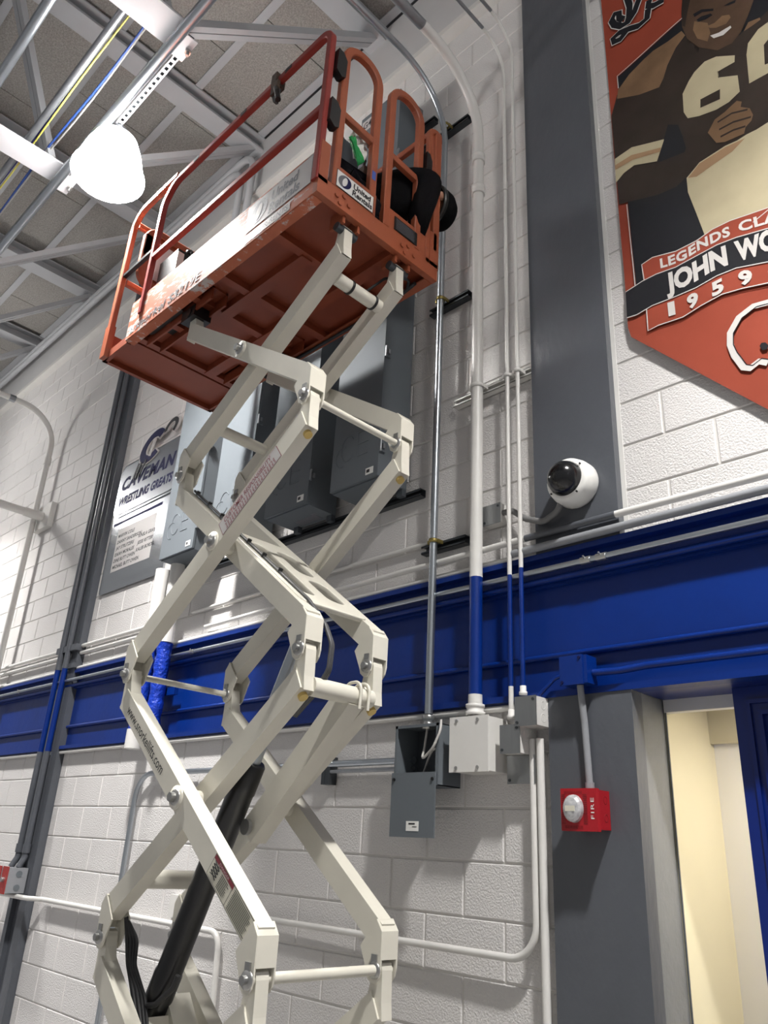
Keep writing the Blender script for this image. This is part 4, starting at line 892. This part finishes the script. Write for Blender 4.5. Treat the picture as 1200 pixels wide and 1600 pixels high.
# ---------------------------------------------------------------- banner
PR=dict(
 black_panel=[(-1.269,5.329),(-0.913,5.412),(-0.704,5.438),(-0.482,5.402),(-0.521,4.595),(-0.603,4.03),(-0.767,4.09),(-0.918,4.104),(-1.078,4.078),(-1.234,4.094),(-1.23,4.007),(-1.27,3.994),(-1.274,4.471)],
 panel_line=[(-0.913,5.412),(-1.269,5.329),(-1.269,5.241)],
 panel_line2=[(-1.277,4.473),(-1.273,3.995)],
 shoulder=[(-1.274,5.235),(-1.208,5.291),(-1.127,5.323),(-1.073,5.336),(-0.998,5.329),(-0.925,5.336),(-0.911,5.292),(-0.962,5.254),(-1.013,5.18),(-1.041,5.115),(-1.066,5.078),(-1.168,5.114),(-1.282,5.179)],
 jersey=[(-1.28,5.208),(-1.165,5.143),(-1.056,5.108),(-1.03,5.146),(-0.962,5.254),(-0.908,5.285),(-0.907,5.233),(-0.859,5.158),(-0.781,5.067),(-0.71,5.059),(-0.668,5.086),(-0.617,5.093),(-0.551,5.123),(-0.496,5.086),(-0.582,4.473),(-0.636,4.499),(-0.731,4.49),(-0.815,4.504),(-0.931,4.495),(-1.001,4.452),(-1.043,4.43),(-1.131,4.439),(-1.263,4.483),(-1.317,4.501),(-1.319,5.088)],
 gap=[(-1.047,4.815),(-1.002,4.779),(-0.989,4.705),(-0.98,4.619),(-0.989,4.599),(-1.114,4.624),(-1.076,4.736)],
 stripes=[(-1.319,4.792),(-1.23,4.806),(-1.072,4.742),(-1.117,4.635),(-1.225,4.686),(-1.278,4.673),(-1.323,4.64)],
 stripe_in=[(-1.32,4.75),(-1.234,4.757),(-1.09,4.702),(-1.099,4.681),(-1.229,4.723),(-1.321,4.72)],
 head=[(-0.901,5.536),(-0.914,5.444),(-0.919,5.356),(-0.904,5.26),(-0.859,5.158),(-0.781,5.067),(-0.717,5.056),(-0.674,5.091),(-0.633,5.166),(-0.602,5.232),(-0.582,5.36),(-0.657,5.544),(-0.783,5.659),(-0.865,5.629)],
 hair=[(-0.901,5.536),(-0.914,5.444),(-0.916,5.363),(-0.906,5.343),(-0.886,5.427),(-0.864,5.5),(-0.826,5.588),(-0.865,5.629)],
 cheek=[(-0.86,5.34),(-0.804,5.275),(-0.799,5.201),(-0.817,5.159),(-0.859,5.218),(-0.872,5.291)],
 eye=[(-0.849,5.34),(-0.825,5.341),(-0.785,5.322),(-0.777,5.304),(-0.808,5.304),(-0.845,5.32)],
 eye2=[(-0.725,5.317),(-0.698,5.315),(-0.67,5.306),(-0.675,5.292),(-0.704,5.301)],
 brow=[(-0.861,5.392),(-0.82,5.387),(-0.769,5.342),(-0.771,5.328),(-0.819,5.365),(-0.857,5.367)],
 nose=[(-0.803,5.254),(-0.774,5.246),(-0.738,5.261),(-0.708,5.24),(-0.704,5.217),(-0.726,5.195),(-0.771,5.209),(-0.799,5.235)],
 mouth=[(-0.801,5.183),(-0.763,5.168),(-0.71,5.166),(-0.708,5.151),(-0.746,5.136),(-0.788,5.153)],
 neck=[(-0.662,5.085),(-0.638,5.123),(-0.59,5.109),(-0.589,5.094),(-0.63,5.087)],
 hand=[(-0.877,4.628),(-0.839,4.677),(-0.794,4.685),(-0.738,4.707),(-0.719,4.686),(-0.727,4.661),(-0.693,4.625),(-0.685,4.58),(-0.695,4.554),(-0.722,4.538),(-0.732,4.508),(-0.813,4.523),(-0.848,4.545)],
 finger_line=[(-0.829,4.652),(-0.766,4.654),(-0.702,4.624)],
 finger_line2=[(-0.828,4.607),(-0.766,4.602),(-0.694,4.574)],
 finger_line3=[(-0.827,4.564),(-0.771,4.559),(-0.722,4.542)],
 pants=[(-0.579,4.495),(-0.636,4.499),(-0.731,4.49),(-0.815,4.504),(-0.931,4.495),(-0.995,4.448),(-0.997,4.365),(-0.973,4.226),(-0.95,4.086),(-0.868,4.066),(-0.645,4.03)],
 pants_fold=[(-0.989,4.443),(-0.932,4.488),(-0.816,4.496),(-0.732,4.483),(-0.791,4.452),(-0.886,4.438),(-0.951,4.425)],
 six=[(-0.714,4.973),(-0.72,4.935),(-0.793,4.939),(-0.807,4.96),(-0.889,4.955),(-0.889,4.89),(-0.794,4.901),(-0.717,4.848),(-0.72,4.749),(-0.77,4.727),(-0.827,4.728),(-0.903,4.752),(-0.954,4.78),(-0.968,4.83),(-0.961,4.941),(-0.924,4.995),(-0.894,5.025),(-0.843,5.048),(-0.791,5.034)],
 six_hole=[(-0.886,4.841),(-0.797,4.829),(-0.804,4.773),(-0.892,4.793)],
 zero=[(-0.501,5.046),(-0.561,5.052),(-0.605,5.044),(-0.654,4.997),(-0.668,4.936),(-0.678,4.763),(-0.6,4.761),(-0.542,4.76)],
 zero_hole=[(-0.517,4.933),(-0.574,4.95),(-0.595,4.933),(-0.606,4.817),(-0.536,4.798)],
 ribbon_top=[(-1.234,4.094),(-1.182,4.104),(-1.078,4.078),(-0.987,4.083),(-0.918,4.104),(-0.843,4.105),(-0.767,4.09),(-0.694,4.076),(-0.602,4.042),(-0.615,3.953),(-0.707,3.979),(-0.829,4.008),(-0.907,4.015),(-0.995,4.006),(-1.086,3.996),(-1.173,4.007),(-1.23,4.007)],
 ribbon_black=[(-1.32,3.988),(-1.239,4.005),(-1.173,4.007),(-1.086,3.996),(-0.995,4.006),(-0.907,4.015),(-0.829,4.008),(-0.707,3.979),(-0.615,3.953),(-0.637,3.798),(-0.728,3.825),(-0.847,3.861),(-0.925,3.863),(-1.012,3.848),(-1.101,3.849),(-1.204,3.855),(-1.277,3.841),(-1.322,3.847)],
 ribbon_low=[(-1.231,3.849),(-1.204,3.855),(-1.101,3.849),(-1.012,3.848),(-0.925,3.863),(-0.847,3.861),(-0.728,3.825),(-0.637,3.798),(-0.651,3.702),(-0.741,3.73),(-0.835,3.753),(-0.915,3.764),(-1.001,3.751),(-1.079,3.733),(-1.185,3.742),(-1.232,3.735)],
 l1=[(-1.23,4.007),(-1.234,4.094),(-1.182,4.104),(-1.078,4.078),(-0.987,4.083),(-0.918,4.104),(-0.843,4.105),(-0.767,4.09),(-0.694,4.076),(-0.602,4.042)],
 l2=[(-1.32,3.988),(-1.239,4.005),(-1.173,4.007),(-1.086,3.996),(-0.995,4.006),(-0.907,4.015),(-0.829,4.008),(-0.707,3.979),(-0.615,3.953)],
 l3=[(-1.322,3.847),(-1.277,3.841),(-1.204,3.855),(-1.101,3.849),(-1.012,3.848),(-0.925,3.863),(-0.847,3.861),(-0.728,3.825),(-0.637,3.798)],
 l4=[(-1.231,3.849),(-1.232,3.735),(-1.185,3.742),(-1.079,3.733),(-1.001,3.751),(-0.915,3.764),(-0.835,3.753),(-0.741,3.73),(-0.651,3.702)],
 base_leg=[(-1.153,4.028),(-1.107,4.018),(-1.044,4.015),(-0.97,4.032),(-0.905,4.034),(-0.847,4.031),(-0.796,4.024),(-0.703,4.003),(-0.611,3.977)],
 base_john=[(-1.134,3.888),(-1.075,3.883),(-1.008,3.884),(-0.941,3.901),(-0.889,3.899),(-0.838,3.894),(-0.779,3.883),(-0.721,3.878),(-0.629,3.855)],
 base_year=[(-1.142,3.769),(-1.093,3.762),(-1.043,3.761),(-0.989,3.764),(-0.935,3.774),(-0.883,3.779),(-0.823,3.769),(-0.762,3.751),(-0.693,3.731)],
 helmet=[(-0.667,3.592),(-0.708,3.625),(-0.752,3.645),(-0.809,3.653),(-0.866,3.627),(-0.905,3.573),(-0.911,3.522),(-0.901,3.464),(-0.89,3.438),(-0.875,3.398),(-0.853,3.385),(-0.818,3.401),(-0.788,3.382),(-0.745,3.361)],
 ear=[(-0.807,3.465),(-0.799,3.476),(-0.785,3.472),(-0.776,3.454),(-0.783,3.44),(-0.799,3.442)],
 script1=[(-1.088,5.795),(-1.116,5.744),(-1.145,5.684),(-1.18,5.652),(-1.221,5.658),(-1.259,5.706),(-1.271,5.752),(-1.25,5.782),(-1.226,5.764),(-1.228,5.727),(-1.206,5.694)],
 script2=[(-0.986,5.623),(-1.039,5.633),(-1.068,5.657),(-1.057,5.695)],
 script3=[(-1.069,5.641),(-1.082,5.578),(-1.13,5.57),(-1.184,5.6),(-1.236,5.622),(-1.274,5.614),(-1.268,5.583),(-1.235,5.572),(-1.197,5.596)],
 script4=[(-1.176,5.863),(-1.164,5.759),(-1.173,5.69),(-1.189,5.649)],
)

ban = thing('banner', 'orange hanging pennant banner with a football player in a number 60 jersey', 'banner', (-.68, -.03, 3.05))
def wav(x, z):
    d = max(0., 1-max(0., (z-(3.755-1.1*min(x+1.325, .645)))/.55))
    return -.024-.004*math.sin(x*9+z*3)-.005*d*math.sin(x*13+z*5)-.008*d*d
def tess(poly, eps, m, name, step=.05):
    b = B(); f = b.face([(x, 0, z) for x, z in poly])
    bmesh.ops.triangulate(b.bm, faces=[f])
    xs = [p[0] for p in poly]; zs = [p[1] for p in poly]
    k = math.floor(min(xs)/step)+1
    while k*step < max(xs): bmesh.ops.bisect_plane(b.bm, geom=b.bm.verts[:]+b.bm.edges[:]+b.bm.faces[:], plane_co=(k*step, 0, 0), plane_no=(1, 0, 0)); k += 1
    k = math.floor(min(zs)/step)+1
    while k*step < max(zs): bmesh.ops.bisect_plane(b.bm, geom=b.bm.verts[:]+b.bm.edges[:]+b.bm.faces[:], plane_co=(0, 0, k*step), plane_no=(0, 0, 1)); k += 1
    for v in b.bm.verts: v.co.y = wav(v.co.x, v.co.z)-eps
    for fc in b.bm.faces: fc.smooth = True
    return b, m, name
def prt(key, m, e, name='print', step=.04):
    b, m, name = tess(PR[key], e, m, name, step); return b.done(name, m, ban)
def stroke_poly(pts, w_):
    L = []; R = []
    for i, p in enumerate(pts):
        a = Vector(pts[max(i-1, 0)]); c = Vector(pts[min(i+1, len(pts)-1)]); t_ = (c-a).normalized(); n_ = Vector((-t_.y, t_.x))
        L.append(Vector(p)+n_*w_/2); R.append(Vector(p)-n_*w_/2)
    return L, R
def stroke(keys, w_, m, e, name='print_line'):
    for key in keys:
        b = B()
        pts = PR[key] if isinstance(key, str) else key; pts = [Vector(p) for p in pts]
        dense = []
        for a, c in zip(pts, pts[1:]):
            n_ = max(1, int((c-a).length/.04))
            for k in range(n_): dense.append(a.lerp(c, k/n_))
        dense.append(pts[-1]); L, R = stroke_poly(dense, w_)
        for i in range(len(dense)-1): b.face([(q.x, wav(q.x, q.y)-e, q.y) for q in (L[i], L[i+1], R[i+1], R[i])])
        b.done(name, m, ban)
xl, xr, xm = -1.325, -.035, -.68
b, _, _ = tess([(xl, 6.05), (xl, 3.80), (xl+.012, 3.745), (xm, 3.045), (xr-.012, 3.745), (xr, 3.80), (xr, 6.05)], -.004, 'ban_orange', 'cloth', .03)
bmesh.ops.solidify(b.bm, geom=b.bm.faces[:], thickness=.001)
for fc in b.bm.faces: fc.smooth = False
b.done('cloth', 'ban_orange', ban)
B().cyl((xl-.03, -.035, 6.05), (xr+.03, -.035, 6.05), .016).done('pole', 'galv_dull', ban)
for k_ in ('black_panel', 'panel_line', 'panel_line2', 'shoulder', 'jersey', 'pants', 'ribbon_top', 'ribbon_black', 'ribbon_low', 'l1', 'l2', 'l3', 'l4'):
    PR[k_+'_r'] = [(2*xm-x, z) for x, z in PR[k_]]          # the half beyond the right edge of the photo
xz = max(x for x, z in PR['zero'])-.02
for k_ in ('zero', 'zero_hole'): PR[k_+'_r'] = [(2*xz-x, z) for x, z in PR[k_]]
PR['helmet'] = PR['helmet'][2:-1]; PR['helmet_r'] = [(2*PR['helmet'][0][0]-x, z) for x, z in PR['helmet']]
prt('black_panel_r', 'ban_black', .0012); prt('shoulder_r', 'ban_skin', .0022); prt('jersey_r', 'ban_dark', .0018); prt('pants_r', 'ban_cream', .0026); prt('zero_r', 'ban_cream', .0039); prt('zero_hole_r', 'ban_dark', .0049)
prt('ribbon_black_r', 'ban_black', .0050); prt('ribbon_top_r', 'ban_orange', .0050); prt('ribbon_low_r', 'ban_orange', .0028)
stroke(['l1_r', 'l2_r', 'l3_r', 'l4_r', 'panel_line_r', 'panel_line2_r'], .0045, 'ban_white', .0060); stroke(['helmet_r'], .026, 'ban_white', .0034)
prt('black_panel', 'ban_black', .0012); prt('shoulder', 'ban_skin', .0024); prt('jersey', 'ban_dark', .0020); prt('gap', 'ban_black', .0034)
prt('stripes', 'ban_cream', .0034); prt('stripe_in', 'ban_tan', .0044); prt('pants', 'ban_cream', .0030); prt('pants_fold', 'ban_tan', .0038)
prt('head', 'ban_skin_dark', .0034); prt('hair', 'ban_dark', .0044); prt('cheek', 'ban_skin', .0042); prt('nose', 'ban_skin', .0046); prt('neck', 'ban_skin', .0030)
prt('eye', 'ban_black', .0050); prt('eye2', 'ban_black', .0050); prt('brow', 'ban_black', .0046); prt('mouth', 'ban_white', .0050)
prt('six', 'ban_cream', .0040); prt('six_hole', 'ban_dark', .0050); prt('zero', 'ban_cream', .0040); prt('zero_hole', 'ban_dark', .0050)
prt('hand', 'ban_skin', .0052); stroke(['finger_line', 'finger_line2', 'finger_line3'], .010, 'ban_dark', .0060)
prt('ribbon_black', 'ban_black', .0054); prt('ribbon_top', 'ban_orange', .0054); prt('ribbon_low', 'ban_orange', .0030)
stroke(['l1', 'l2', 'l3', 'l4', 'panel_line', 'panel_line2'], .0045, 'ban_white', .0064)
stroke(['script1', 'script2', 'script3', 'script4'], .046, 'ban_white', .0050); stroke(['script1', 'script2', 'script3', 'script4'], .036, 'ban_black', .0058)
stroke(['helmet'], .026, 'ban_white', .0036); stroke([[(x+.012, z-.008 if z > 3.5 else z+.008) for x, z in PR['helmet']]], .004, 'ban_black', .0044); prt('ear', 'ban_black', .0044)
def along(body, key, height, m, sp, x_from, x_to, off=.02):
    pts = PR[key]
    def base(x):
        for (xa, za), (xb, zb) in zip(pts, pts[1:]):
            if xa <= x <= xb: return za+(zb-za)*(x-xa)/(xb-xa)
        return pts[-1][1] if x > pts[-1][0] else pts[0][1]
    def fm(a, c):
        x = x_from+a; z = base(x)+c; return Vector((x, wav(x, z)-.0072, z))
    return text('lettering', body, m, ban, (0, 0, 0), (1, 0, 0), (0, 0, 1), width=x_to-x_from, height=height, offset=off, space=sp, fmap=fm)
along('LEGENDS', 'base_leg', .050, 'ban_white', 1.1, -1.15, -.85, .035); along('CLA', 'base_leg', .050, 'ban_white', 1.1, -.815, -.66, .035)
along('JOHN', 'base_john', .098, 'ban_white', 1.0, -1.135, -.875, .05); along('WO', 'base_john', .098, 'ban_white', 1.0, -.842, -.68, .05)
for ch, xa, xb in (('1', -1.138, -1.108), ('9', -1.055, -1.008), ('5', -.952, -.904), ('9', -.845, -.793), ('-', -.735, -.70)):
    along(ch, 'base_year', .066 if ch != '-' else .04, 'ban_white', 1.0, xa, xb, .045)
